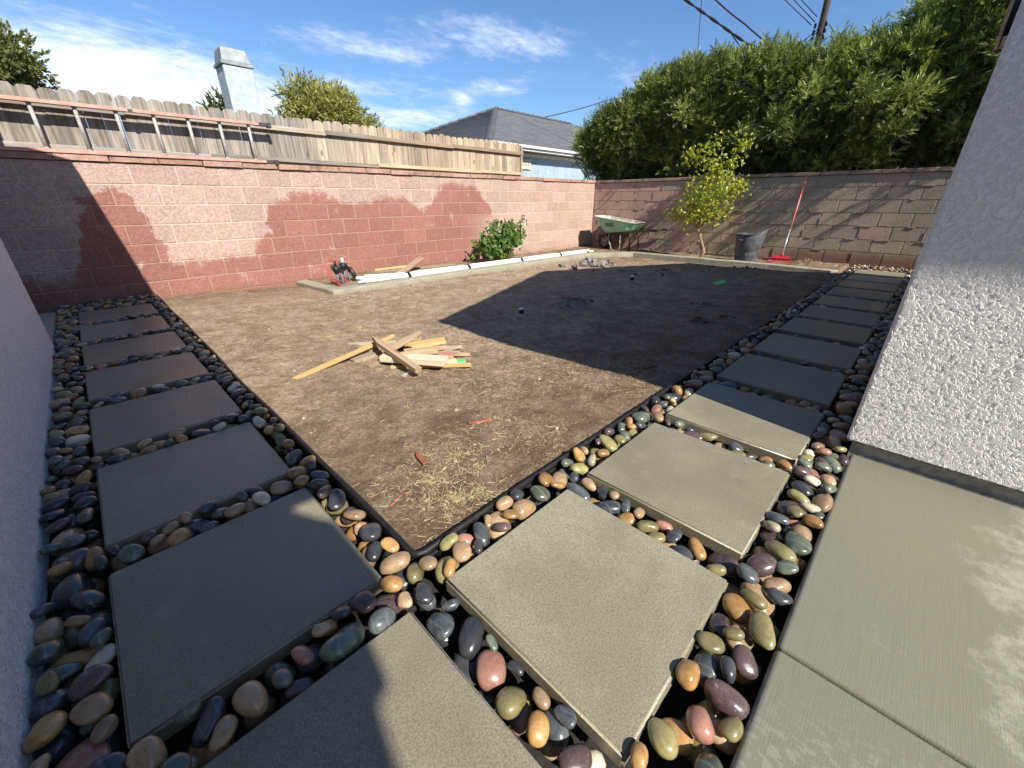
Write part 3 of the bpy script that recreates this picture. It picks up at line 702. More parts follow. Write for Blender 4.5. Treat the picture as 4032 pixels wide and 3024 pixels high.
def make_red_wall():
    w = empty('block_wall', (3.7, 5.70, -.1)); off = Vector((-3.7, -5.70, .1))
    MB().box((-1.75 - 3.7, .0055, -.25), (9.10 - 3.7, .165, 1.50)).build('mortar', 'mortar_red', w)
    pit, J = .4145, .010; ms = [block_mesh(pit - J, .207 - .009, .14, 'block_red', s) for s in range(5)]
    for k in range(8):
        zt = 1.405 - .207 * k; x = 1.733 - 9 * pit + (pit / 2 if k % 2 else 0)
        while x < 8.955:
            x1 = min(x + pit, 8.957 + J / 2); sx = (x1 - x - J) / (pit - J)
            if sx > .08:
                o = link('block', ms[random.randrange(5)], w, Vector((x + J / 2, 5.70 + random.uniform(-.0015, .0025), zt - .207 + .0045)) + off); o.scale.x = sx
            x += pit
    cm = [block_mesh(.405, .062, .215, 'cap_red', 40 + s) for s in range(4)]; x = -1.7
    while x < 8.9:
        sx = min(1, (8.955 - x) / .405)
        o = link('cap_block', cm[random.randrange(4)], w, Vector((x, 5.675 + random.uniform(-.006, .006), 1.408 + random.uniform(-.003, .003))) + off); o.scale.x = sx; x += .412
    w.rotation_euler.y = -.0055
    tag(w, 'red pink concrete block wall with wet stains running under the wooden fence', 'wall')
make_red_wall()
def make_back_wall():
    w = empty('block_wall', (8.96, 2.4, -.1)); off = Vector((-8.96, -2.4, .1))
    MB().box((.006, -1.1 - 2.4, -.25), (.16, 5.69 - 2.4, 1.52)).build('mortar', 'mortar_back', w)
    zs = [1.43, 1.235, 1.035, .838, .627, .411, .209, .0, -.2]; pit, J = .410, .013
    ms = [block_mesh(pit - J, 1.0, .13, 'block_back', 80 + s) for s in range(5)]
    bead = MB(); rr = random.Random(5)
    def squeeze(a, b, amp, keep):
        n = max(3, int((b - a).length / .022)); seg = []
        for i in range(n + 1):
            q = vnoise(np.array([a.y * 3 + a.z * 17 + i * .11]), np.array([a.z * 7.0]), 3, 2)[0]
            p = a.lerp(b, i / n) + Vector((-.002 - amp * .5 * rr.random(), rr.uniform(-.004, .004), rr.uniform(-.005, .003)))
            if q > 1 - keep: seg.append((p, rr.uniform(.35, 1.0) * amp + .004))
            elif len(seg) > 2: bead.tube([s[0] for s in seg], [s[1] for s in seg], 5); seg = []
            else: seg = []
        if len(seg) > 2: bead.tube([s[0] for s in seg], [s[1] for s in seg], 5)
    for k in range(8):
        zt, zb = zs[k], zs[k + 1]; h = zt - zb - .014; y = .208 - 4 * pit + (pit / 2 if k % 2 else 0)
        while y < 5.69:
            y1 = min(y + pit, 5.69 + J / 2); sx = (y1 - y - J) / (pit - J)
            if sx > .08:
                o = link('block', ms[random.randrange(5)], w, Vector((8.96 + random.uniform(-.001, .001), y1 - J / 2, zb + .007)) + off)
                o.rotation_euler.z = -math.pi / 2; o.scale = (sx, 1, h)
            if -.9 < y < 5.6: squeeze(Vector((8.96, y, zb + .01)) + off, Vector((8.96, y, zt - .01)) + off, .003, .40)
            y += pit
        squeeze(Vector((8.96, -.95, zb)) + off, Vector((8.96, 5.66, zb)) + off, .0045 if 1 < k < 7 else .003, .42 if 1 < k < 7 else .30)
    bo = bead.build('mortar_bead', 'mortar_back', w); bo['kind'] = 'stuff'
    cm = [block_mesh(.405, .055, .20, 'cap_back', 140 + s) for s in range(4)]; y = -1.05
    while y < 5.66:
        sx = min(1, (5.67 - y) / .405); o = link('cap_block', cm[random.randrange(4)], w, Vector((8.935 + random.uniform(-.004, .004), y + .405 * sx, 1.432 + random.uniform(-.003, .003))) + off)
        o.rotation_euler.z = -math.pi / 2; o.scale.x = sx; y += .411
    tag(w, 'grey brown block wall with squeezed mortar joints below the tall green hedge', 'wall')
make_back_wall()

# ------------------------------------------------------------------ wooden fence on the wall
def make_fence():
    f = empty('picket_fence', (2.5, 5.85, 1.47)); off = Vector((-2.5, -5.85, -1.47)); x = -1.55; k = 0; rr = random.Random(3)
    while x < 6.36:
        wd = rr.choice([.137, .140, .139, .135]) if rr.random() > .07 else .085
        if x > 3.0: wd *= .93
        if x + wd > 6.40: wd = 6.40 - x
        top = 2.028 + .0085 * x + rr.uniform(-.012, .012); e = rr.uniform(.022, .035); e2 = e * rr.uniform(.6, 1.3); h0 = 1.44
        pr = [(0, h0), (wd - .002, h0), (wd - .002, top - e2 - .01), (wd - .002 - e, top), (e, top), (0, top - e2)]
        n = len(pr); b = MB(); b.add([(a, 0, z - 1.47) for a, z in pr] + [(a, .017, z - 1.47) for a, z in pr], [tuple(range(n)), tuple(range(2 * n - 1, n - 1, -1))] + [(i, i + n, (i + 1) % n + n, (i + 1) % n) for i in range(n)])
        o = b.build('picket', 'fence_picket', f, loc=(x - 2.5, rr.uniform(-.004, .004), 0)); o.rotation_euler.y = rr.uniform(-.006, .006); x += wd + rr.choice([0, .001, .001, .002, .005]); k += 1
    for z0, z1, y0, segs in ((1.850, 1.905, 5.803, [(-1.6, .2), (.203, 2.35), (2.353, 4.62), (4.623, 6.43)]), (1.483, 1.532, 5.797, [(-1.6, .9), (.903, 3.1), (3.103, 5.25), (5.253, 6.36)])):
        for a, b_ in segs:
            q = MB(); dz_ = .006 * (a + b_) / 2
            q.box((-(b_ - a) / 2, 0, 0), ((b_ - a) / 2, .040, z1 - z0)); q.build('rail', 'fence_rail', f, bevel=.003, seg=1, loc=((a + b_) / 2 - 2.5, y0 - 5.85 + rr.uniform(-.003, .003), z0 - 1.47 + dz_))
    q = MB(); q.box((-.02, 0, 0), (.022, .06, .62)); q.build('post', 'fence_rail', f, loc=(6.385 - 2.5, -.04, -.03))
    tag(f, 'weathered dog-eared picket fence standing on the red block wall', 'fence')
make_fence()

# ------------------------------------------------------------------ the two stucco houses
def ribbon(path, zs, step):
    pts = []
    for a, b in zip(path[:-1], path[1:]):
        a, b = Vector(a), Vector(b); k = max(1, int((b - a).length / step))
        for i in range(k): pts.append(a.lerp(b, i / k))
    pts.append(Vector(path[-1])); n = len(pts); m = len(zs)
    V = np.array([[(p.x, p.y, z) for z in zs] for p in pts]).reshape(-1, 3); i = np.arange(n * m).reshape(n, m)
    F = np.stack([i[:-1, :-1], i[1:, :-1], i[1:, 1:], i[:-1, 1:]], -1).reshape(-1, 4); return V, F
def arc(cx, cy, r, a0, a1, n=6): return [(cx + r * math.cos(R(a0 + (a1 - a0) * i / n)), cy + r * math.sin(R(a0 + (a1 - a0) * i / n))) for i in range(n + 1)]
def make_right_house():
    h = empty('stucco_house', (4.2, -4, 0)); off = np.array([-4.2, 4, 0])
    zs = np.arange(.058, 2.62, .0062)
    V, F = ribbon([(1.585, -2.6)] + arc(1.598, -.716, .013, 180, 90) + [(1.85, -.703)], zs, .0062); V = V + off
    link('wall', npmesh('wall', V, F[:, ::-1], 'stucco', True), h)
    core = MB(); core.box((1.592 - 4.2, -8 + 4, .06), (6.92 - 4.2, -.716 + 4, 2.70)); core.build('inner_wall', 'house_paint', h)
    gb = MB(); gx = lambda x: x - 4.2
    gb.add([(gx(1.6), -.714 + 4, 2.69), (gx(6.92), -.714 + 4, 2.69), (gx(4.26), -.714 + 4, 3.70), (gx(1.6), -8 + 4, 2.69), (gx(6.92), -8 + 4, 2.69), (gx(4.26), -8 + 4, 3.70)], [(0, 2, 1), (3, 4, 5), (0, 1, 4, 3)]); gb.build('gable', 'house_paint', h)
    ft = MB(); ft.box((1.597 - 4.2, -8 + 4, -.14), (6.93 - 4.2, -.738 + 4 + .012, .062)); ft.build('footing', 'footing', h)
    sc = MB(); sc.box((1.586 - 4.2, -8 + 4, .050), (1.60 - 4.2, -.705 + 4, .0575)); sc.build('weep_screed', 'screed_metal', h)
    x0, x1, y0, ze, p = 1.24, 7.30, -.60, 2.66, .39; xm = (x0 + x1) / 2; zr = ze + (xm - x0) * p; th = .030
    rf = MB()
    for a, b in ((x0, xm), (x1, xm)):
        vs = [(a - 4.2, y0 + 4, ze), (b - 4.2, y0 + 4, zr), (b - 4.2, -4.2, zr), (a - 4.2, -4.2, ze)]; vs += [(q[0], q[1], q[2] - th) for q in vs]
        rf.add(vs, [(0, 1, 2, 3), (7, 6, 5, 4), (0, 4, 5, 1), (3, 2, 6, 7), (0, 3, 7, 4)])
    rf.build('roof', 'roof_shingle', h)
    for a in (x0, x1):
        fb = MB(); d = .028 if a == x0 else -.028; vs = [(a - 4.2, y0 + 4.012, ze - th), (xm - 4.2, y0 + 4.012, zr - th), (xm - 4.2, y0 + 4.012, zr - th - .09), (a - 4.2, y0 + 4.012, ze - th - .075)]
        vs += [(q[0], q[1] - .03, q[2]) for q in vs]; fb.add(vs, [(0, 1, 2, 3), (7, 6, 5, 4), (0, 4, 5, 1), (2, 6, 7, 3), (0, 3, 7, 4)]); fb.build('rake_board', 'fascia_paint', h)
    for a, s in ((x0, 1), (x1, -1)):
        ev = MB(); ev.box((min(a, a + .025 * s) - 4.2, -8 + 4, ze - th - .07), (max(a, a + .025 * s) - 4.2, y0 + 4 - .02, ze - th)); ev.build('eave_board', 'fascia_paint', h)
    for a, b in ((x0 + .03, 1.62), (6.90, x1 - .03)):
        sf = MB(); z0 = ze - th - .06; sf.box((a - 4.2, -8 + 4, z0), (b - 4.2, y0 + 4 - .035, z0 + .015)); sf.build('soffit', 'fascia_paint', h)
    # outlookers under the rake overhang
    for i in range(8):
        x = 1.7 + i * .70; z = ze + (min(x, x1 + x0 - x) - x0) * p - th - .07; ol = MB(); ol.box((x - .02 - 4.2, -.72 + 4, z), (x + .02 - 4.2, y0 + 4 - .035, z + .05)); ol.build('outlooker', 'fascia_paint', h)
    tag(h, 'pale rough stucco house with overhanging eave at the right edge', 'house')
make_right_house()
def make_left_house():
    h = empty('stucco_house', (-3, 0, 0)); off = np.array([3.0, 0, 0])
    zs = np.concatenate([np.arange(-.07, 1.3, .0085), np.arange(1.3, 2.62, .03)])
    V, F = ribbon([(-.902, -1.2)] + arc(-.925, 3.815, .023, 0, 90) + [(-1.7, 3.838)], zs, .0105); V = V + off
    link('wall', npmesh('wall', V, F, 'stucco_left', True), h)
    c = MB(); c.box((-8 + 3, -7, -.1), (-.912 + 3, 3.828, 2.66)); c.build('inner_wall', 'house_paint', h)
    p = .30; ze = 2.60; xr = -4.4
    out = [(-.585, 4.27), (-.585, -2.33), (-.80, -2.39), (-.76, -2.50), (-.69, -2.60), (-.69, -2.90), (-.80, -2.98), (-.82, -3.17), (-.86, -3.20), (-.90, -3.40), (-.93, -7.2)]  # unseen roof edge, notches shaped to cast the stepped shadow on near pavers
    zf = lambda x: ze + p * (-.585 - x); n = len(out)
    rf = MB(); vs = [(x + 3, y, zf(x)) for x, y in out] + [(xr + 3, -7.2, zf(xr)), (xr + 3, 4.27, zf(xr))]; k = len(vs); vs += [(a, b, z - .06) for a, b, z in vs]
    rf.add(vs, [tuple(range(k)), tuple(range(2 * k - 1, k - 1, -1))] + [(i, (i + 1) % k, (i + 1) % k + k, i + k) for i in range(k)])
    rf.add([(xr + 3, 4.27, zf(xr)), (xr + 3, -7.2, zf(xr)), (-8.5 + 3, -7.2, ze), (-8.5 + 3, 4.27, ze)], [(0, 1, 2, 3)]); rf.build('roof', 'roof_shingle', h)
    fb = MB(); fb.box((-.61 + 3, -2.34, ze - .14), (-.587 + 3, 4.25, ze - .05)); fb.build('eave_board', 'fascia_paint', h)
    gb = MB(); gb.add([(-.93 + 3, 3.826, 2.64), (-8 + 3, 3.826, 2.64), (xr + 3, 3.826, 3.6)], [(0, 1, 2), (2, 1, 0)]); gb.build('gable', 'house_paint', h)
    tag(h, 'shaded bluish grey stucco house wall along the left pebble strip', 'house')
make_left_house()


# ------------------------------------------------------------------ vegetation
def rotmats(dirs, rg):
    """rotation matrices whose local +X is dirs, with random roll"""
    d = dirs / np.linalg.norm(dirs, axis=1, keepdims=True); a = rg.normal(size=d.shape); w = np.cross(d, a); w /= np.linalg.norm(w, axis=1, keepdims=True); u = np.cross(w, d)
    return np.stack([d, w, u], -1)          # columns
def scatter(tv, tf, pos, mats, scl):
    V = np.einsum('nij,kj->nki', mats, tv) * scl[:, None, None] + pos[:, None, :]; n, k = len(pos), len(tv)
    F = (tf[None] + (np.arange(n) * k)[:, None, None]).reshape(-1, tf.shape[1]); return V.reshape(-1, 3), F
def leaf_tpl(L, W, fold=.15, droop=0.0):
    """one leaf as two quads folded along the midrib, pointing +X"""
    v = [(0, 0, 0), (.35 * L, W / 2, fold * W), (.35 * L, -W / 2, fold * W), (.38 * L, 0, -droop * L * .25), (L, 0, -droop * L), (.72 * L, W * .38, fold * W * .5 - droop * L * .5), (.72 * L, -W * .38, fold * W * .5 - droop * L * .5)]
    return np.array(v), np.array([(0, 3, 5, 1), (3, 4, 5, 5), (0, 2, 6, 3), (3, 6, 4, 4)])
def sprig_tpl(n, L, leafL, leafW, spread, seed):
    """narrow single-quad leaves set along a short twig that points +X"""
    rg = np.random.default_rng(seed); V, F = [], []
    for i in range(n):
        f = i / (n - 1); a = rg.uniform(0, 2 * math.pi); el = spread * (1.05 - .75 * f) * rg.uniform(.7, 1.2); d = np.array([math.cos(el), math.sin(el) * math.cos(a), math.sin(el) * math.sin(a)])
        s = np.cross(d, rg.normal(size=3)); s /= np.linalg.norm(s); l = leafL * rg.uniform(.7, 1.15); w = leafW * rg.uniform(.8, 1.2) / 2; p = np.array([f * L, 0, 0])
        o = len(V); V += [p, p + d * l * .45 + s * w, p + d * l, p + d * l * .45 - s * w]; F.append((o, o + 1, o + 2, o + 3))
    return np.array(V), np.array(F)
def branch(b, p, d, L, r, depth, rr, up=.15, ends=None, kids=(2, 3), taper=.6, wob=.25):
    pts = [p.copy()]; rs = [r]; n = 5
    for i in range(n):
        d = (d + Vector((rr.uniform(-wob, wob), rr.uniform(-wob, wob), rr.uniform(-wob, wob) + up)) * .5).normalized(); p = p + d * L / n; pts.append(p.copy()); rs.append(r * (1 - (1 - taper) * (i + 1) / n))
    b.tube(pts, rs, 6 if r > .012 else 4)
    if ends is not None: ends.append((p.copy(), d.copy()))
    if depth > 0:
        for _ in range(rr.randint(*kids)):
            i = rr.randint(2, n); nd = (d + Vector((rr.uniform(-1, 1), rr.uniform(-1, 1), rr.uniform(-.3, .9)))).normalized(); branch(b, pts[i], nd, L * rr.uniform(.30, .45) if depth > 1 else L * rr.uniform(.5, .75), rs[i] * .62, depth - 1, rr, up, ends, kids, taper, wob)

HS = [sprig_tpl(16, .17, .088, .0115, 1.1, s) for s in range(6)]
def hedge_tree(x, y, top, bx, label, seed, front=0.0):
    rr = random.Random(seed); rg = np.random.default_rng(seed); t = empty('hedge_tree', (x, y, 0))
    b = MB(); ends = []
    for k in range(rr.choice([1, 2])):
        lean = Vector((rr.uniform(-.15, .10), rr.uniform(-.25, .25), 1)).normalized(); branch(b, Vector((rr.uniform(-.1, .1), rr.uniform(-.15, .15), -.2)), lean, min(2.35, top - .9), .055, 2, rr, .06, ends, (3, 4), .5, .16)
    for k in range(3):      # bare low limbs reaching over the wall
        branch(b, Vector((0, 0, rr.uniform(1.6, 2.1))), Vector((-.8, rr.uniform(-.9, .9), rr.uniform(-.1, .5))).normalized(), rr.uniform(.5, .8), .020, 1, rr, .0, None, (1, 2), .5, .35)
    b.build('trunk', 'bark', t, True)
    # foliage blobs: (centre, radii)
    fill, tips = [], []          # dense dark interior, then many small separate sprays on the outside
    for i in range(5): fill.append(((rr.uniform(-.2, .4), rr.uniform(-.6, .6), rr.uniform(1.5, 1.95)), (.36, .42, .30)))
    for i in range(10): fill.append(((rr.uniform(-.15, .5), rr.uniform(-.6, .6), rr.uniform(1.6, top - .45)), (rr.uniform(.3, .42), rr.uniform(.34, .46), rr.uniform(.28, .40))))
    for i in range(34):
        z = rr.uniform(2.0, top); f = (z - 1.7) / (top - 1.7); x0 = -.30 - .42 * math.sin(min(f, 1) * math.pi * .62); tips.append(((rr.uniform(x0 - .12, x0 + .22), rr.uniform(-.62, .62), z), rr.uniform(.13, .26)))
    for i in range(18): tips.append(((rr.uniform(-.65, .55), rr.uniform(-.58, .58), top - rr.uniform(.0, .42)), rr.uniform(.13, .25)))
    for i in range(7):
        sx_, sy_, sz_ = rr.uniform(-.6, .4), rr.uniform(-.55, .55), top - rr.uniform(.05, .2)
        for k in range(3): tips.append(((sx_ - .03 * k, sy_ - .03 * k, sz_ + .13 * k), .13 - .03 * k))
    for i in range(int(front)): tips.append(((rr.uniform(-1.35, -.95), rr.uniform(-.55, .55), rr.uniform(1.95, 2.7)), rr.uniform(.14, .24)))
    for i in range(4): tips.append(((rr.uniform(-.65, -.35), rr.uniform(-.55, .55), rr.uniform(1.6, 2.1)), rr.uniform(.10, .18)))
    Ps, Ds, NewLit = [], [], []
    for c, r in fill:
        n = int(300 * (r[0] * r[1] * r[2] / .07) ** .62) + 30; d = rg.normal(size=(n, 3)); d /= np.linalg.norm(d, axis=1, keepdims=True); q = rg.random(n) ** .40
        Ps.append(np.array(c) + d * np.array(r) * q[:, None]); Ds.append(d * .8 + np.array([-.15, -.15, .45]) + rg.normal(size=(n, 3)) * .5); NewLit.append(np.zeros(n))
    for c, r in tips:
        n = int(52 * (r / .18) ** 1.6) + 8; d = rg.normal(size=(n, 3)) + np.array([-.25, -.2, .45]); d /= np.linalg.norm(d, axis=1, keepdims=True); q = rg.random(n) ** .6
        Ps.append(np.array(c) + d * r * q[:, None] * np.array([1, 1, 1.15])); Ds.append(d + np.array([0, 0, .25]) + rg.normal(size=(n, 3)) * .25); NewLit.append((rg.random(n) < rr.choice([.1, .3, .6, .95])).astype(int))
    Pp, Dd = np.concatenate(Ps), np.concatenate(Ds); mats = rotmats(Dd, rg); sc = rg.uniform(.75, 1.25, len(Pp)); pick = rg.integers(0, 6, len(Pp)); Vs, Fs, o = [], [], 0; NwLit = np.concatenate(NewLit); Ms = []
    for k in range(6):
        m = pick == k; V, F = scatter(*HS[k], Pp[m], mats[m], sc[m]); Vs.append(V); Fs.append(F + o); o += len(V); Ms.append(np.repeat(NwLit[m], 16))
    link('crown', npmesh('crown', np.concatenate(Vs), np.concatenate(Fs), ['leaf_hedge', 'leaf_hedge_new_lit'], False, np.concatenate(Ms)), t)
    tag(t, label, 'tree', 'hedge trees behind the back block wall')
HT = [(9.95, 5.75, 2.72, 'feathery hedge tree beside the blue sided house, drooping over the wall corner', 0),
      (10.0, 5.1, 3.0, 'feathery hedge tree above the green wheelbarrow', 0), (10.0, 4.45, 3.38, 'feathery hedge tree with a tall narrow tip left of the small citrus tree', 0),
      (10.0, 3.55, 3.50, 'feathery hedge tree with a thick forked trunk directly behind the small citrus tree', 1), (10.0, 2.65, 3.36, 'feathery hedge tree above the dark bucket', 1),
      (10.0, 1.75, 3.22, 'feathery hedge tree directly below the utility pole', 3), (10.0, .85, 3.28, 'feathery hedge tree above the red handled rake', 2),
      (10.0, -.05, 3.66, 'tallest feathery hedge tree, second from the right house', 2), (10.0, -.95, 3.70, 'feathery hedge tree next to the right house eave', 2), (10.0, -1.9, 3.8, 'last feathery hedge tree, mostly hidden by the right house', 0)]
for i, (x, y, top, lab, fr) in enumerate(HT): hedge_tree(x, y, top, 0, lab, 100 + i, fr)

def leaf_tree(name, loc, crown, nleaf, tpl, leaf, label, seed, trunk_h, r0, bark='bark', size=(.8, 1.2), cat='tree', clumps=14, dirup=.4, shell=(.35, .85), cs=(.28, .46)):
    """background tree: trunk with limbs and leaf clumps filling an uneven crown; crown = (cx, cy, cz, rx, ry, rz) local"""
    rr = random.Random(seed); rg = np.random.default_rng(seed); t = empty(name, loc); cx, cy, cz, rx, ry, rz = crown
    b = MB(); branch(b, Vector((0, 0, -.1)), Vector((0, 0, 1)), trunk_h * .8, r0, 2, rr, .2, None, (3, 4), .5, .12); b.build('trunk', bark, t, True)
    Ps, Ds = [], []
    for k in range(clumps):
        d = Vector((rr.gauss(0, 1), rr.gauss(0, 1), rr.gauss(0, 1))).normalized(); q = rr.uniform(*shell); c = np.array([cx + d.x * rx * q, cy + d.y * ry * q, cz + d.z * rz * q]); s = rr.uniform(*cs)
        n = nleaf // clumps; e = rg.normal(size=(n, 3)); e /= np.linalg.norm(e, axis=1, keepdims=True); qq = rg.random(n) ** .45
        Ps.append(c + e * np.array([rx, ry, rz]) * s * qq[:, None]); Ds.append(e + np.array([0, 0, dirup]) + rg.normal(size=(n, 3)) * .4)
    Pp, Dd = np.concatenate(Ps), np.concatenate(Ds); V, F = scatter(*tpl, Pp, rotmats(Dd, rg), rg.uniform(size[0], size[1], len(Pp))); link('crown', npmesh('crown', V, F, leaf), t)
    tag(t, label, cat); return t
SP = sprig_tpl(8, .22, .13, .05, .9, 21)
leaf_tree('broadleaf_tree', (-2.6, 14.0, 0), (0, 0, 2.85, 2.85, 2.0, 2.35), 24000, sprig_tpl(7, .10, .09, .045, 1.0, 22), 'leaf_olive', 'rounded dark olive tree behind the fence at the left edge', 51, 2.4, .16, clumps=150, shell=(.72, .90), cs=(.16, .26))
leaf_tree('broadleaf_tree', (7.0, 16.0, 0), (0, 0, 3.3, 2.1, 1.8, 1.5), 6500, SP, 'leaf_gold', 'golden green tree rising behind the fence right of the white chimney', 52, 3.0, .15, clumps=26)
leaf_tree('broadleaf_tree', (9.6, 18.5, 0), (0, 0, 2.7, 1.5, 1.2, 1.15), 1300, SP, 'leaf_olive', 'small sparse treetop behind the fence left of the shingled roof', 53, 2.6, .10, clumps=12)
leaf_tree('broadleaf_tree', (3.0, 13.2, 0), (0, 0, 2.55, .55, .5, .75), 420, SP, 'leaf_olive', 'thin leafy sprig at the foot of the white chimney', 54, 2.3, .06, clumps=6)

# young citrus against the back wall
def make_citrus():
    rr = random.Random(9); rg = np.random.default_rng(9); t = empty('citrus_tree', (8.38, 2.60, -.04)); b = MB(); ends = []
    tr = [(0, 0, -.1), (.0, -.03, .05), (.0, -.06, .10), (0.0, -.03, .20), (0, .05, .36), (0, .12, .50), (0, .16, .58)]
    b.tube([(x, y, z) for x, y, z in tr], [.036, .034, .038, .027, .024, .023, .02], 8)
    b.tube([(0, -.03, .12), (0, .02, .20), (0, .05, .28)], [.014, .012, .006], 6)
    top = Vector((0, .14, .55))
    for d, L in (((0, .9, .75), .45), ((-.2, .35, 1), .6), ((.1, -.25, 1), .75), ((-.3, -.7, .9), .5), ((.2, -.9, .75), .5), ((0, .1, 1), .85), ((-.4, .5, .5), .35)):
        branch(b, top.copy(), Vector(d).normalized(), L, .014, 2, rr, .12, ends, (2, 3), .5, .2)
    b.build('trunk', 'bark_citrus', t, True)
    V0, F0 = leaf_tpl(.098, .040, .25, .12); Ps, Ds = [], []
    for p, d in ends:
        n = rr.randint(10, 17); a = np.array(p) + rg.normal(size=(n, 3)) * np.array([.08, .09, .085]); Ps.append(a); Ds.append(np.array(d) * .5 + rg.normal(size=(n, 3)) * .8)
    blobs = [((0, .1, .80), (.3, .42, .20), 280), ((-.05, -.1, 1.15), (.3, .36, .28), 330), ((0, .25, 1.25), (.26, .3, .25), 220), ((0, -.05, 1.65), (.22, .34, .28), 180), ((0, .60, .80), (.16, .25, .14), 150), ((0, .48, 1.88), (.15, .20, .16), 120), ((0, -.40, 1.98), (.12, .14, .18), 90), ((0, -.42, 1.30), (.16, .20, .16), 130), ((0, .14, 2.02), (.1, .12, .14), 60)]
    for c, r, n in blobs:
        Ps.append(np.array(c) + rg.normal(size=(n, 3)) * np.array(r) * .55); Ds.append(rg.normal(size=(n, 3)) + np.array([-.1, -.1, .2]))
    Pp, Dd = np.concatenate(Ps), np.concatenate(Ds); V, F = scatter(V0, F0, Pp, rotmats(Dd, rg), rg.uniform(.7, 1.2, len(Pp)))
    me = npmesh('crown', V, F, 'leaf_citrus'); me.validate(); link('crown', me, t); tag(t, 'young yellow green citrus tree with a crooked trunk against the back wall', 'tree')
make_citrus()
def make_bush():
    rr = random.Random(4); rg = np.random.default_rng(4); t = empty('leafy_bush', (5.28, 5.22, -.06)); b = MB(); Ps = []
    for k in range(34):
        x, z = rr.uniform(-.72, .48), 0; h = rr.uniform(.35, .80) * (1 - .55 * max(0, -x - .35)); p1 = Vector((x * .45 + rr.uniform(-.1, .1), rr.uniform(-.12, .15), h * .6)); p2 = Vector((x, rr.uniform(-.24, .24), h)); p3 = p2 + Vector((rr.uniform(-.14, .10), rr.uniform(-.1, .1), -rr.uniform(.05, .25)))
        b.tube([(rr.uniform(-.08, .12), rr.uniform(-.06, .06), -.05), p1, p2, p3], [.010, .008, .005, .003], 5)
        for q in range(24):
            f = rr.uniform(.25, 1.0); a = p1.lerp(p2, (f - .25) / .5) if f < .75 else p2.lerp(p3, (f - .75) * 4); Ps.append((a.x + rr.gauss(0, .03), a.y + rr.gauss(0, .05), a.z + rr.gauss(0, .03)))
    b.build('stems', 'bark_citrus', t, True)
    e = rg.normal(size=(420, 3)); e /= np.linalg.norm(e, axis=1, keepdims=True); e = e * (rg.random(420) ** .35)[:, None] * np.array([.58, .24, .36]) + np.array([-.06, 0, .42]); Pp = np.concatenate([np.array(Ps), e]); D = rg.normal(size=Pp.shape) * np.array([.8, .8, .4]) + np.array([0, -.25, -.75])
    V, F = scatter(*leaf_tpl(.125, .068, .2, .25), Pp, rotmats(D, rg), rg.uniform(.65, 1.15, len(Pp))); me = npmesh('crown', V, F, 'leaf_bush'); me.validate(); link('crown', me, t)
    tag(t, 'dark green bush with large drooping leaves against the red wall', 'bush')
make_bush()

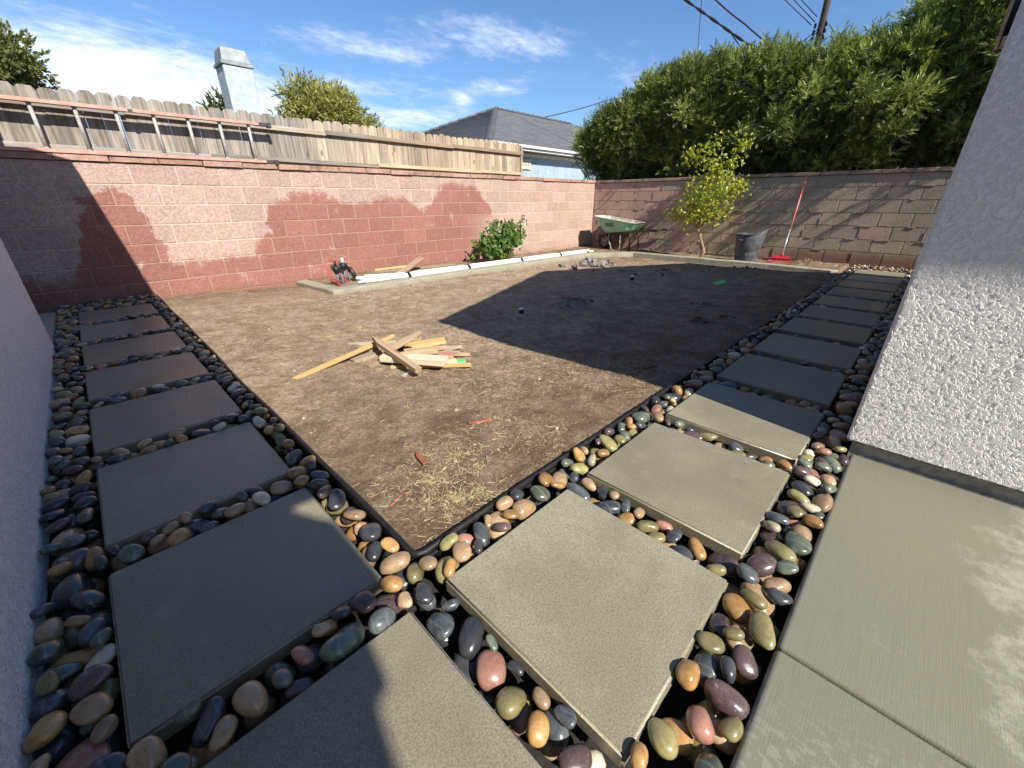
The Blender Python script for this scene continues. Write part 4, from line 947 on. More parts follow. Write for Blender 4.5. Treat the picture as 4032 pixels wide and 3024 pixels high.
# ------------------------------------------------------------------ neighbouring house, chimney, pole
def make_neighbour():
    h = empty('neighbour_house', (13.0, 14.0, 0)); o = Vector((-13, -14, 0)); xc, yc, ze, D, pt = 8.4, 9.0, 2.60, 4.82, .405; x2 = 24.0
    A = Vector((xc + D, yc + D, ze + D * pt)); B = Vector((x2 - D, yc + D, ze + D * pt)); c1, c2, c3, c4 = Vector((xc, yc, ze)), Vector((x2, yc, ze)), Vector((x2, yc + 2 * D, ze)), Vector((xc, yc + 2 * D, ze))
    rf = MB(); n = 34
    def slope(a, b, ta, tb):          # stepped shingle courses between eave a-b and top ta-tb
        for i in range(n):
            f0, f1 = i / n, (i + 1) / n; p, q, r_, s = a.lerp(ta, f0), b.lerp(tb, f0), b.lerp(tb, f1), a.lerp(ta, f1); u = Vector((0, 0, .022))
            rf.add([p + u + o, q + u + o, r_ + o, s + o, p + o, q + o], [(0, 1, 2, 3), (4, 5, 1, 0)])
    slope(c1, c2, A, B); slope(c4, c1, A, A); slope(c2, c3, B, B); slope(c3, c4, B, A); ro = rf.build('roof', 'roof_courses', h)
    def caps(a, b, sp):
        d = (b - a); k = int(d.length / sp); d = d.normalized(); w = d.cross(Vector((0, 0, 1))).normalized(); up = w.cross(d)
        me = MB(); L = sp * 1.25; vs = [(0, -.13, -.05), (0, 0, .035), (0, .13, -.05), (L, -.13, -.085), (L, 0, .0), (L, .13, -.085)]; me.add(vs, [(0, 1, 4, 3), (1, 2, 5, 4), (0, 2, 1)]); me = me.mesh('ridge_cap', 'roof_shingle')
        for i in range(k + 1):
            q = a + d * (i * sp); ob = link('ridge_cap', me, ro); ob.location = q + o + up * .055; ob.rotation_euler = Matrix((d, -w, up)).transposed().to_euler()
    caps(c1, A, .36); caps(A, Vector((18.5, A.y, A.z)), .33); caps(c4, A, .42)
    # boarded wall
    bm_ = MB(); bm_.box((0, 0, 0), (.196, .02, 2.36)); bmm = bm_.mesh('siding_board', 'siding_blue')
    wc = MB(); wc.box((8.82 - 13, 9.42 - 14, 0), (23.6 - 13, 18 - 14, 2.58)); wc.build('wall', 'siding_blue', h)
    for i in range(36): link('siding_board', bmm, h, (8.82 + i * .2 - 13, 9.40 - 14, .0))
    fr = MB(); fr.box((8.78 - 13, 9.372 - 14, 2.34), (23.5 - 13, 9.398 - 14, 2.45)); fr.build('frieze_board', 'trim_white', h)
    so_ = MB(); so_.box((8.45 - 13, 9.05 - 14, 2.475), (23.5 - 13, 9.395 - 14, 2.49)); so_.build('soffit', 'trim_white', h)
    fa = MB(); fa.box((8.40 - 13, 9.02 - 14, 2.46), (23.5 - 13, 9.045 - 14, 2.62)); fa.build('fascia', 'trim_white', h)
    gu = MB(); gu.extrude([(0, .06), (.0, 0), (.05, 0), (.085, .05), (.085, .065), (.078, .065), (.045, .01), (.006, .01), (.006, .06)], [(13.2 - 13, 9.018 - 14, 2.53), (23.4 - 13, 9.018 - 14, 2.53)]); g1 = gu.build('gutter', 'gutter_black', h)
    g2 = MB(); g2.box((8.4 - 13, 8.955 - 14, 2.535), (13.18 - 13, 9.017 - 14, 2.60)); g2.build('gutter', 'trim_white', h)
    ds = MB(); ds.box((9.66 - 13, 9.33 - 14, .2), (9.74 - 13, 9.395 - 14, 2.47)); ds.build('downspout', 'gutter_black', h)
    tag(h, 'pale blue board sided house with dark grey hip roof behind the walls', 'house')
    s = empty('wall_notice', (10.32, 9.37, 2.12)); b = MB(); b.box((-.26, -.012, -.14), (.26, .01, .15)); b.build('panel', 'sign_cream', s)
    for cx in (-.16, .0, .16):
        for k, (e, wd) in enumerate(((.062, .011), (.030, .010))):
            q = MB(); cz = .02
            q.box((cx - e, -.016, cz - e), (cx + e, -.0125, cz - e + wd)); q.box((cx - e, -.016, cz + e - wd), (cx + e, -.0125, cz + e)); q.box((cx - e, -.016, cz - e + wd + .001), (cx - e + wd, -.0125, cz + e - wd - .001)); q.box((cx + e - wd, -.016, cz - e + wd + .001), (cx + e, -.0125, cz + e - wd - .020)); q.build('printed_square', 'sign_ink', s)
    tag(s, 'small cream notice with three square line motifs on the blue siding', 'sign')
make_neighbour()
def make_chimney():
    c = empty('chimney', (3.25, 12.32, 0)); b = MB(); b.box((-.315, -.32, 0), (.31, .32, 3.90)); b.build('shaft', 'chimney_stucco', c, bevel=.03)
    k = MB(); k.box((-.34, -.345, 3.90), (.335, .345, 3.97)); k.build('crown_slab', 'galvanised', c, bevel=.01)
    m = MB(); lo, hi = [(-.31, -.315, 3.975), (.305, -.315, 3.975), (.305, .315, 3.975), (-.31, .315, 3.975)], [(-.27, -.26, 4.24), (.235, -.26, 4.24), (.235, .26, 4.24), (-.27, .26, 4.24)]
    m.add(lo + hi, [(0, 3, 2, 1), (4, 5, 6, 7), (0, 1, 5, 4), (1, 2, 6, 5), (2, 3, 7, 6), (3, 0, 4, 7)]); m.build('metal_cap', 'galvanised', c, bevel=.012)
    tag(c, 'white stucco chimney with grey metal cap rising behind the fence', 'chimney')
make_chimney()
def make_pole():
    p = empty('utility_pole', (15.0, 2.95, 0)); b = MB(); b.tube([(0, 0, 0), (0, .06, 4.9), (0, .14, 10.5)], [.12, .082, .07], 12); b.build('shaft', 'pole_wood', p, True)
    for i, z in enumerate((5.30, 5.16, 5.02)):
        for s in (-1, 1):
            q = MB(); q.tube([(-.02, .085 + s * .09, z + i * .0), (-.02, .085 + s * .13, z)], .010, 6); q.tube([(-.02, .085 + s * .13, z - .05), (-.02, .085 + s * .13, z - .02), (-.02, .085 + s * .13, z), (-.02, .085 + s * .13, z + .02), (-.02, .085 + s * .13, z + .05)], [.035, .022, .038, .022, .035], 8)
            q.build('insulator', 'insulator', p, True)
    tag(p, 'dark wooden utility pole with stacked insulators behind the hedge', 'pole')
make_pole()
def wire(name, pts, r, sag, label, extra=0):
    b = MB(); full = []
    for a, c in zip(pts[:-1], pts[1:]):
        for i in range(12): f = i / 12; full.append(Vector(a).lerp(Vector(c), f) - Vector((0, 0, sag * 4 * f * (1 - f))))
    full.append(Vector(pts[-1])); b.tube(full, r, 5)
    if extra:
        for ph in (0, math.pi):
            b.tube([q + Vector((0, math.cos(i * .9 + ph) * extra, math.sin(i * .9 + ph) * extra)) for i, q in enumerate(full)], r * .8, 5)
    o = b.build(name, 'cable', None, True); tag(o, label, 'cable', 'overhead cables')
def far(a, b, f): return tuple(Vector(a).lerp(Vector(b), f))
A0, A1 = (13, 5.967, 6.031), (13, 3.47, 4.244)
wire('overhead_cable', [far(A0, A1, -1.2), A0, far(A0, A1, .53), A1, far(A0, A1, 1.9)], .020, 0, 'thick twisted overhead cable bundle crossing the sky at left of the pole', .022)
B0, B1 = (13, 5.126, 5.823), (13, 3.223, 4.309)
wire('overhead_cable', [far(B0, B1, -1.4), B0, far(B0, B1, .45), B1, far(B0, B1, 2)], .020, .015, 'thick plain overhead cable running just right of the twisted bundle')
wire('overhead_cable', [(13, 5.55, 8.0), (13, 5.512, 5.918), (13, 5.407, 4.842), (13, 5.3, 3.4)], .010, 0, 'thin near vertical wire left of the thick cables')
wire('overhead_cable', [(13, 4.60, 5.05), (13, 4.024, 4.393), (13, 3.2, 3.4)], .014, 0, 'short drop cable hanging from the twisted bundle')
for a, b_, lab in (((14.99, 4.051, 6.054), (14.99, 3.265, 5.347), 'leftmost of three thin wires reaching the pole from the top of the sky'), ((14.99, 3.821, 5.996), (14.99, 3.193, 5.390), 'middle of three thin wires reaching the pole from the top of the sky'), ((14.99, 3.639, 5.952), (14.99, 3.180, 5.501), 'rightmost of three thin wires reaching the pole from the top of the sky')):
    wire('overhead_cable', [far(a, b_, -2), a, b_], .011, 0, lab)
wire('overhead_cable', [(14.9, 2.98, 5.27), (14.9, 3.45, 4.95), (14.9, 5.0, 4.40), (14.9, 6.0, 3.9)], .010, .02, 'slack wire sagging left from the pole into the hedge')
wire('overhead_cable', [(14.9, 3.0, 5.22), (14.9, 3.35, 4.86), (14.9, 3.9, 4.2)], .011, .02, 'steep wire dropping from the pole behind the hedge')
wire('overhead_cable', [(14.9, 2.82, 5.25), (14.9, 2.6, 4.95), (14.9, 2.2, 4.4)], .011, .0, 'short wire dropping right of the pole into the hedge')
wire('overhead_cable', [(16.4, 14, 4.63), (21.6, 14, 6.0), (30, 14, 8.1)], .020, .05, 'single dark wire above the shingled roof ridge')


# ------------------------------------------------------------------ ladder on the fence
def make_ladder():
    L = empty('ladder', (.2, 5.72, 1.455)); sl = .0075
    def Z(x): return sl * x
    for nm, zc, yc in (('rail', .013, -.020), ('rail', .425, -.025)):
        b = MB(); x0, x1 = -2.2, 1.255; h, d, w = .015, .038, .006
        pr = [(-d, -h), (d, -h), (d, -h + w), (-d + .008, -h + w), (-d + .008, h - w), (d, h - w), (d, h), (-d, h)]
        vs = [(x, yc + a, zc + z + Z(x)) for x in (x0, x1) for a, z in pr]; n = len(pr)
        b.add(vs, [tuple(range(n)), tuple(range(2 * n - 1, n - 1, -1))] + [(i, i + n, (i + 1) % n + n, (i + 1) % n) for i in range(n)]); ro = b.build(nm, 'ladder_orange', L)
        f = MB(); f.box((x1 - .03, yc - .028, zc - .020 + Z(x1)), (x1 + .13, yc + .03, zc + .020 + Z(x1))); f.box((x1 + .10, yc - .04, zc - .03 + Z(x1)), (x1 + .145, yc + .036, zc + .026 + Z(x1))); f.build('rail_foot', 'dark_steel', L, bevel=.004)
    for i in range(-3, 8):
        x = -.49 - .2 + .306 * i
        if x < -2.1 or x > 1.26: continue
        b = MB(); b.tube([(x, -.012, .028 + Z(x)), (x, -.016, .41 + Z(x))], .0165, 10); rg_ = b.build('rung', 'aluminium', L, True)
        c = MB(); c.tube([(x, -.012, .029 + Z(x)), (x, -.012, .042 + Z(x))], .021, 10); c.tube([(x, -.016, .397 + Z(x)), (x, -.016, .409 + Z(x))], .021, 10); c.build('collar', 'aluminium', rg_, True)
    b = MB(); b.box((.02, -.066, .40), (.06, -.0635, .435)); b.build('stop_clip', 'dark_steel', L)
    tag(L, 'orange railed ladder lying sideways on the wall top against the fence', 'ladder')
make_ladder()

# ------------------------------------------------------------------ wheelbarrow
def make_barrow():
    W = empty('wheelbarrow', (8.6, 4.7, -.055)); C0 = Vector((-8.6, -4.7, .055))
    def P_(x, y, z): return Vector((x, y, z)) + C0
    # tray: rings from floor to rim, (y front, y rear, z front, z rear, half width front, half width rear)
    def ring(yf, yr, zf, zr, wf, wr, n=7, inset=0):
        pts = []
        cs = [(yf, -wf, zf), (yf, wf, zf), (yr, wr, zr), (yr, -wr, zr)]
        for i in range(4):
            a, b_ = Vector((0, 0, 0)), None; p, q = cs[i], cs[(i + 1) % 4]
            for k in range(n):
                f = .12 + .76 * k / (n - 1); pts.append(P_(8.6 + p[1] + (q[1] - p[1]) * f, p[0] + (q[0] - p[0]) * f, p[2] + (q[2] - p[2]) * f))
        return pts
    rings = [ring(4.95, 4.32, .335, .375, .20, .22), ring(5.02, 4.28, .40, .41, .235, .25), ring(5.27, 4.16, .695, .565, .30, .31)]; n = len(rings[0]); b = MB(); vs = [v for r_ in rings for v in r_]; fs = [tuple(range(n))]
    for k in range(2): fs += [(k * n + i, k * n + (i + 1) % n, (k + 1) * n + (i + 1) % n, (k + 1) * n + i) for i in range(n)]
    b.add(vs, fs, 0); inner = [ring(4.94, 4.33, .345, .385, .192, .212), ring(5.012, 4.288, .405, .415, .228, .243), ring(5.26, 4.17, .697, .567, .292, .302)]; vi = [v for r_ in inner for v in r_]
    fi = [tuple(reversed(range(n)))]
    for k in range(2): fi += [(k * n + (i + 1) % n, k * n + i, (k + 1) * n + i, (k + 1) * n + (i + 1) % n) for i in range(n)]
    b.add(vi, fi, 1); tr = b.build('tray', ['tray_green', 'tray_white'], W, False)
    rim = MB(); rp = rings[2] + [rings[2][0]]; rim.tube([p + Vector((0, 0, .004)) for p in rp], .011, 6); rim.build('rim', 'tray_white', tr, True)
    # worn stencilled lettering on the near side
    tc = bpy.data.curves.new('lettering', 'FONT'); tc.body = 'BUIICF'; tc.size = .118; tc.extrude = .001; tc.space_character = .82; to = bpy.data.objects.new('tmp_text', tc); col.objects.link(to); bpy.context.view_layer.update()
    me = bpy.data.meshes.new_from_object(to.evaluated_get(bpy.context.evaluated_depsgraph_get())); bpy.data.objects.remove(to); me.materials.clear(); me.materials.append(M['stencil_black'])
    lo = link('lettering', me, tr); a = P_(8.6 - .267, 4.885, .485); ux = Vector((0, -1, -.035)).normalized(); bott, topp = P_(8.6 - .243, 4.6, .405), P_(8.6 - .306, 4.6, .63); uy = (topp - bott).normalized(); uz = ux.cross(uy).normalized()
    lo.matrix_local = Matrix.Translation(a + uz * .009) @ Matrix((ux, uy, uz)).transposed().to_4x4() @ Matrix.Diagonal((.78, 1, 1, 1))
    for s in (-1, 1):
        x = 8.6 + s * .19
        h = MB(); h.tube([P_(8.6 + s * .30, 3.62, .435), P_(8.6 + s * .28, 3.95, .415), P_(x + s * .03, 4.4, .365), P_(x, 4.90, .322), P_(8.6 + s * .09, 5.10, .20), P_(8.6 + s * .075, 5.17, .12)], .017, 8); ho = h.build('frame_tube', 'dark_steel', W, True)
        gr = MB(); gr.tube([P_(8.6 + s * .302, 3.58, .437), P_(8.6 + s * .293, 3.72, .430)], .021, 8); gr.build('grip', 'rubber', ho, True)
        lg = MB(); lg.tube([P_(x + s * .01, 4.82, .33), P_(x + s * .03, 4.80, .17), P_(x + s * .03, 4.72, -.02), P_(x + s * .03, 4.66, -.052), P_(x + s * .03, 4.52, -.052), P_(x + s * .03, 4.49, -.02), P_(x + s * .02, 4.51, .35)], .016, 8); lg.build('leg', 'worn_pipe', W, True)
        br = MB(); br.tube([P_(x, 4.28, .375), P_(x + s * .02, 4.25, .2), P_(x + s * .02, 4.24, -.05)], .014, 7); br.tube([P_(x, 4.50, .0), P_(x, 4.28, .33)], .010, 6); br.build('brace', 'dark_steel', W, True)
        st = MB(); st.tube([P_(8.6 + s * .14, 5.10, .50), P_(8.6 + s * .12, 5.30, .27), P_(8.6 + s * .11, 5.30, .19), P_(8.6 + s * .11, 5.22, .105), P_(8.6 + s * .11, 5.03, .085), P_(8.6 + s * .13, 4.90, .12), P_(8.6 + s * .16, 4.84, .30)], .013, 7); st.build('wheel_guard', 'dark_steel', W, True)
    cb = MB(); cb.tube([P_(8.42, 4.70, .12), P_(8.78, 4.70, .12)], .010, 6); cb.tube([P_(8.44, 4.70, .12), P_(8.6, 4.62, .33)], .009, 6); cb.tube([P_(8.76, 4.70, .12), P_(8.6, 4.62, .33)], .009, 6); cb.build('cross_brace', 'dark_steel', W, True)
    wc = P_(8.6, 5.05, .135); rot = Matrix.Translation(wc) @ Matrix.Rotation(math.pi / 2, 4, 'Y')
    ty = MB(); pr = [(.118 + .068 * (.5 + .5 * math.cos(a)), .045 * math.sin(a)) for a in np.linspace(0, 2 * math.pi, 13)]; ty.lathe(pr, 24, 0, rot); wo = empty('wheel', wc); wo.parent = W
    t2 = ty.build('tyre', 'rubber', None, True); t2.parent = wo; t2.location = -wc
    rm = MB(); rm.lathe([(.001, -.02), (.04, -.035), (.112, -.028), (.118, -.034), (.118, .034), (.112, .028), (.04, .035), (.001, .02)], 20, 0, rot); r2 = rm.build('rim', 'worn_pipe', None, True); r2.parent = wo; r2.location = -wc
    tag(W, 'pale green wheelbarrow with white worn rim parked in the wall corner', 'wheelbarrow')
make_barrow()

# ------------------------------------------------------------------ bucket, rake
def make_bucket():
    B = empty('garden_bucket', (8.30, 1.715, hz1(8.30, 1.715) - .01)); n = 40
    def prof(th, f, inner=False):
        sp = math.exp(-((((th + math.pi / 2 + math.pi) % (2 * math.pi)) - math.pi) / .62) ** 2); ztop = .515 + .10 * sp; z = f * ztop; r = .186 + .042 * f + (.012 if f > .42 else 0) + .028 * sp * max(0, f - .45) ** 1.2 * 1.6
        return (r - (.006 if inner else 0)) * math.cos(th), (r - (.006 if inner else 0)) * math.sin(th), z + (.012 if inner and f < .1 else 0)
    fs_ = [0, .1, .2, .3, .40, .42, .44, .55, .7, .8, .9, 1.0]; b = MB(); vs = []
    for f in fs_: vs += [prof(2 * math.pi * j / n, f) for j in range(n)]
    for f in reversed(fs_): vs += [prof(2 * math.pi * j / n, f, True) for j in range(n)]
    m = 2 * len(fs_); fc = [(i * n + j, i * n + (j + 1) % n, (i + 1) * n + (j + 1) % n, (i + 1) * n + j) for i in range(m - 1) for j in range(n)] + [tuple(reversed(range(n))), tuple((m - 1) * n + j for j in range(n))]; b.add(vs, fc); b.build('body', 'bucket_plastic', B, True)
    r_ = MB(); pts = [Vector(prof(2 * math.pi * j / n, 1.0)) for j in range(n + 1)]; r_.tube(pts, .012, 6, cap=False); r_.build('rim', 'bucket_plastic', B, True)
    for a0 in (R(150), R(-20)):
        h = MB(); pp = [Vector(prof(a0 + d, .82)) for d in np.linspace(-.30, .30, 7)]; pp = [q + Vector((q.x, q.y, 0)).normalized() * (.006 + .03 * math.sin(math.pi * i / 6)) - Vector((0, 0, .0)) for i, q in enumerate(pp)]; h.tube(pp, .013, 7); h.build('handle', 'bucket_plastic', B, True)
    rb = MB()
    for k in range(10):
        th = 2 * math.pi * k / 10 + .2; p, q = Vector(prof(th, .20)), Vector(prof(th, .40)); u = Vector((p.x, p.y, 0)).normalized() * .003; rb.tube([p + u, q + u], .0045, 5)
    rb.build('ribs', 'bucket_plastic', B, True)
    tag(B, 'dark grey plastic garden bucket with raised pouring lip by the back wall', 'bucket')
make_bucket()
def make_rake():
    K = empty('leaf_rake', (8.2, 1.11, 0)); o = Vector((-8.2, -1.11, 0)); a, c = Vector((8.905, 1.196, 1.415)), Vector((8.20, 1.108, .125)); m = a.lerp(c, .66)
    h = MB(); h.tube([a + o, a.lerp(m, .06) + o], [.014, .017], 8); h.tube([a.lerp(m, .062) + o, m + o], .0135, 8); h.build('upper_handle', 'handle_red', K, True)
    h = MB(); h.tube([m.lerp(c, .004) + o, m.lerp(c, .93) + o], .0125, 8); h.build('lower_handle', 'handle_silver', K, True)
    h = MB(); h.tube([m.lerp(c, .90) + o, c + o], [.018, .024], 8); h.build('socket', 'rake_red', K, True)
    hd = MB(); vs = []
    for (y0, y1, x, z) in ((1.245, .980, 8.205, .112), (1.262, .965, 8.165, .066)): vs += [(x, y0, z), (x, y1, z), (x - .012, y1, z + .016), (x - .012, y0, z + .016)]
    hd.add([Vector(v) + o for v in vs], [(0, 1, 5, 4), (3, 7, 6, 2), (0, 4, 7, 3), (1, 2, 6, 5), (0, 3, 2, 1), (4, 5, 6, 7)]); hd.build('head', 'rake_red', K)
    for i in range(22):
        f = i / 21; y0 = 1.258 - f * .29; y1 = 1.335 - f * .44; gz = hz1(8.10, y1)
        t = MB(); t.tube([Vector((8.172, y0, .068)) + o, Vector((8.13, (y0 + y1) / 2, .03)) + o, Vector((8.085, y1, gz + .028)) + o, Vector((8.098, y1, gz + .002)) + o], .0042, 4); t.build('tine', 'rake_red', K, True)
    cr = MB(); cr.tube([Vector((8.128, 1.330 - i * .044, .030)) + o for i in range(11)], .004, 4); cr.build('tine_band', 'rake_red', K, True)
    tag(K, 'red plastic leaf rake with red and silver handle leaning on the back wall', 'rake')
make_rake()

# ------------------------------------------------------------------ bed contents
def make_pipes():
    Q = empty('pipe_bundle', (4.8, 4.77, -.04)); o = Vector((-4.8, -4.77, .04)); rr = random.Random(2)
    lay = [(4.728, -.018), (4.764, -.017), (4.800, -.018), (4.746, .014), (4.782, .015), (4.818, .014), (4.845, -.018)]
    for i, (y, z) in enumerate(lay):
        x0 = 2.06 + (.16 if i == 5 else 0) + rr.uniform(-.04, .06); x1 = 7.55 + rr.uniform(-.2, .12); e = (0.10, .06, .12, .16, .22, .26, .30)[i]
        if i == 6: x0, x1, e = 2.95, 5.2, .05
        pts = [Vector((x0, y + e * (.75 if i > 2 else .2) + .03, z)), Vector((x0 + .35, y + e * .35, z)), Vector((2.85, y, z)), Vector((4.5, y + .01, z)), Vector((6, y, z)), Vector((x1, y - .02 * (i % 2), z))]
        if i == 6: pts = [Vector((x0, y + .03, z)), Vector((x1, y - .01, z))]
        b = MB(); b.tube([p + o for p in pts], 0.0175, 10, cap=False); b.tube([p + o for p in pts], .0140, 10, cap=False); b.build('pipe', 'pvc_white', Q, True)
    for x in (2.80, 3.97, 5.27, 6.45, 7.42):
        s = MB(); ring = [(4.706, -.034), (4.703, -.012), (4.722, .022), (4.742, .038), (4.785, .040), (4.826, .036), (4.842, .014), (4.838, -.034)]; vs = [Vector((x + dx, y, z)) + o for dx in (-.024, .024) for y, z in ring]; n = len(ring)
        s.add(vs, [(i, i + 1, i + 1 + n, i + n) for i in range(n - 1)]); s.build('strap', 'black_plastic', Q, True)
    tag(Q, 'long bundle of white plastic pipes strapped with black tape behind the curb', 'pipes')
make_pipes()
def make_valve(x, y, label, white, seed):
    z = hz1(x, y); v = empty('irrigation_valve', (x, y, z)); rr = random.Random(seed)
    b = MB(); b.tube([(0, 0, -.05), (0, 0, .20)], .019, 10); b.tube([(.075, .02, -.05), (.072, .02, .17)], .016, 10); b.build('riser_pipe', 'pvc_grey', v, True)
    b = MB(); b.tube([(0, 0, .16), (0, 0, .17), (0, 0, .20), (0, 0, .21), (0, 0, .245), (0, 0, .25), (0, 0, .27)], [.026, .032, .032, .042, .042, .034, .030], 12); b.tube([(-.01, 0, .215), (.085, .02, .185), (.09, .02, .15)], [.026, .026, .022], 10); b.build('valve_body', 'valve_black', v, True)
    b = MB(); b.tube([(0, 0, .268), (0, 0, .30), (0, 0, .335)], [.020, .016, .016], 10); b.build('flow_knob', 'pvc_white' if white else 'valve_black', v, True)
    b = MB(); b.tube([(-.035, -.02, .20), (-.06, -.03, .235), (-.065, -.03, .29)], [.014, .016, .016], 8); b.tube([(.04, -.015, .21), (.05, -.02, .27)], [.014, .012], 8); b.build('solenoid', 'valve_black', v, True)
    for k in range(3):
        w = MB(); pts = [(-.063, -.03, .285), (-.10 - .02 * k, -.03 + .02 * k, .25 + .03 * k), (-.11 - .02 * rr.random(), .01, .16), (-.08 + .03 * k, -.03, .09), (-.02 + .02 * k, -.04, .02), (.02 + .02 * k, -.03, -.02)]; w.tube(pts, .0035, 5); w.build('wire', 'wire_red', v, True)
    if white:
        b = MB(); b.tube([(.075, -.03, .20), (.11, -.05, .11), (.125, -.055, .05)], [.026, .032, .034], 10); b.build('filter', 'valve_black', v, True)
    tag(v, label, 'valve', 'irrigation valves in the bed')
make_valve(1.80, 4.93, 'black irrigation valve with red wires nearest the curb corner', False, 1)
make_valve(1.975, 5.10, 'black irrigation valve with white knob and filter, nearer the pipe ends', True, 2)

def board(name, a, b, w, th, mat, label, point=None, cat='board', group='scrap lumber in the yard', roll=0.0, broken=False):
    a, b = Vector(a), Vector(b); d = b - a; L = d.length; d.normalize(); s = d.cross(Vector((0, 0, 1))).normalized(); u = s.cross(d)
    if roll: q = Quaternion(d, roll); s, u = q @ s, q @ u
    top = [(0, -w / 2), (L, -w / 2), (L, w / 2), (0, w / 2)]
    if point == 'a': top = [(0, -w * .05), (w * 2.0, -w / 2), (L, -w / 2), (L, w / 2), (w * 2.0, w / 2), (0, w * .12)]
    if point == 'b': top = [(0, -w / 2), (L - w * 2.0, -w / 2), (L, -w * .08), (L, w * .1), (L - w * 2.0, w / 2), (0, w / 2)]
    if broken: top = [(0, -w / 2), (L - .05, -w / 2), (L, -w * .15), (L - .03, w * .1), (L - .01, w / 2), (0, w / 2)]
    n = len(top); m = MB(); m.add([(x, y, 0) for x, y in top] + [(x, y, th) for x, y in top], [tuple(reversed(range(n))), tuple(range(n, 2 * n))] + [(i, (i + 1) % n, (i + 1) % n + n, i + n) for i in range(n)])
    o = m.build(name, mat, None, bevel=.0015, seg=1); o.matrix_world = Matrix.Translation(a) @ Matrix((d, -s, u)).transposed().to_4x4()
    tag(o, label, cat, group); return o
BZ = -.022
for (a, b_, w, th, mat, lab, pt) in [
    ((.166, 1.993, -.085), (.996, 2.092, .015), .038, .024, 'lumber_yellow', 'longest thin yellow lath sticking out of the pile to the left', 'a'),
    ((.795, 2.046, .048), (.801, 1.459, -.045), .055, .034, 'lumber_tan', 'brown stake lying diagonally on top of the lumber pile', 'a'),
    ((.770, 1.865, -.05), (1.030, 1.467, -.05), .125, .042, 'lumber_pale', 'wide whitewashed board across the front of the pile', None),
    ((.850, 1.905, -.015), (1.233, 2.066, .0), .080, .022, 'lumber_tan', 'wide brown plank pointing to the back right of the pile', 'b'),
    ((.612, 2.034, -.088), (1.221, 2.078, -.05), .075, .032, 'lumber_grey', 'weathered grey plank with a chipped left end under the long lath', None),
    ((.667, 1.992, -.09), (.882, 2.070, -.08), .060, .026, 'lumber_grey', 'short grey stake with pointed tip at the left of the pile', 'a'),
    ((.749, 1.965, -.09), (.893, 2.059, -.07), .062, .026, 'lumber_tan', 'short brown stake with pointed tip beside the whitewashed board', 'a'),
    ((.646, 1.862, -.092), (.800, 1.880, -.07), .040, .028, 'lumber_tan', 'short square batten poking out front left of the pile', None),
    ((.770, 2.459, -.09), (1.078, 2.218, -.08), .045, .022, 'lumber_grey', 'grey pointed stake at the back left of the pile', 'a'),
    ((.953, 1.884, -.06), (1.244, 1.742, -.058), .085, .026, 'lumber_tan', 'broad brown stake with blunt point on the right of the pile', 'b'),
    ((1.044, 1.927, -.055), (1.306, 1.836, -.045), .042, .022, 'lumber_yellow', 'yellow chip ended batten at the back right of the pile', None),
    ((1.180, 1.850, -.09), (1.399, 1.744, -.09), .055, .022, 'lumber_grey', 'grey stake pointing away at the far right of the pile', 'b'),
    ((1.160, 1.815, -.092), (1.303, 1.653, -.092), .055, .022, 'lumber_grey', 'low grey stake with point right of the red stained block', 'b'),
    ((1.060, 1.680, -.075), (1.185, 1.575, -.075), .095, .036, 'lumber_red', 'short block with a red stain on the right of the pile', None),
    ((1.070, 1.556, -.092), (1.160, 1.511, -.092), .062, .030, 'lumber_pale', 'short pale batten behind the green painted end', None),
    ((.767, 1.767, -.094), (1.202, 1.395, -.094), .040, .020, 'lumber_yellow', 'thin low yellow batten along the front right of the pile', None),
    ((.90, 2.02, -.092), (1.10, 1.62, -.092), .06, .022, 'lumber_grey', 'grey board buried at the bottom of the pile', None),
    ((.700, 2.120, -.05), (1.160, 1.975, -.02), .036, .020, 'lumber_tan', 'thin brown lath crossing the middle of the pile', None),
    ((.960, 2.160, -.088), (1.280, 1.930, -.07), .045, .022, 'lumber_pale', 'pale thin lath at the back of the pile', None),
    ((1.000, 1.960, -.03), (1.340, 1.900, -.04), .030, .020, 'lumber_yellow', 'narrow yellow lath over the right back of the pile', None),
    ((.860, 1.760, -.012), (1.090, 1.640, -.03), .034, .018, 'lumber_tan', 'narrow brown strip lying on the whitewashed board', None),
    ((.600, 2.180, -.09), (.900, 2.330, -.088), .034, .020, 'lumber_grey', 'thin grey lath on the soil behind the long yellow lath', None),
    ((1.090, 1.790, -.085), (1.330, 1.560, -.09), .036, .020, 'lumber_tan', 'thin brown stake fanning out to the right of the pile', 'b')]:
    board('lumber_board', (a[0], a[1], a[2] + .012), (b_[0], b_[1], b_[2] + .012), w * .9, th, mat, lab, pt)
board('lumber_board', (1.161, 1.5105, -.092), (1.215, 1.484, -.092), .064, .031, 'paint_green', 'short board end painted bright green at the right of the pile', None)
mt = MB(); mt.tube([(.736, 1.58, -.082), (.81, 1.587, -.074)], .013, 10, cap=False); mt.tube([(.736, 1.58, -.082), (.81, 1.587, -.074)], .010, 10, cap=False); tag(mt.build('metal_tube', 'handle_silver', None, True), 'short grey metal tube on the soil in front of the pile', 'tube')
board('lumber_board', (2.62, 5.56, -.055), (4.16, 5.40, -.050), .10, .030, 'lumber_grey', 'long grey plank lying in the bed along the red wall', None, group='boards lying in the bed')
board('lumber_board', (2.70, 5.60, -.020), (3.35, 5.56, -.010), .03, .030, 'lumber_yellow', 'orange batten on the grey plank by the red wall', None, group='boards lying in the bed')
board('lumber_board', (2.80, 5.02, -.03), (3.41, 5.28, .135), .095, .032, 'lumber_tan', 'short orange plank tilted up over the grey plank in the bed', None, group='boards lying in the bed', roll=.3)
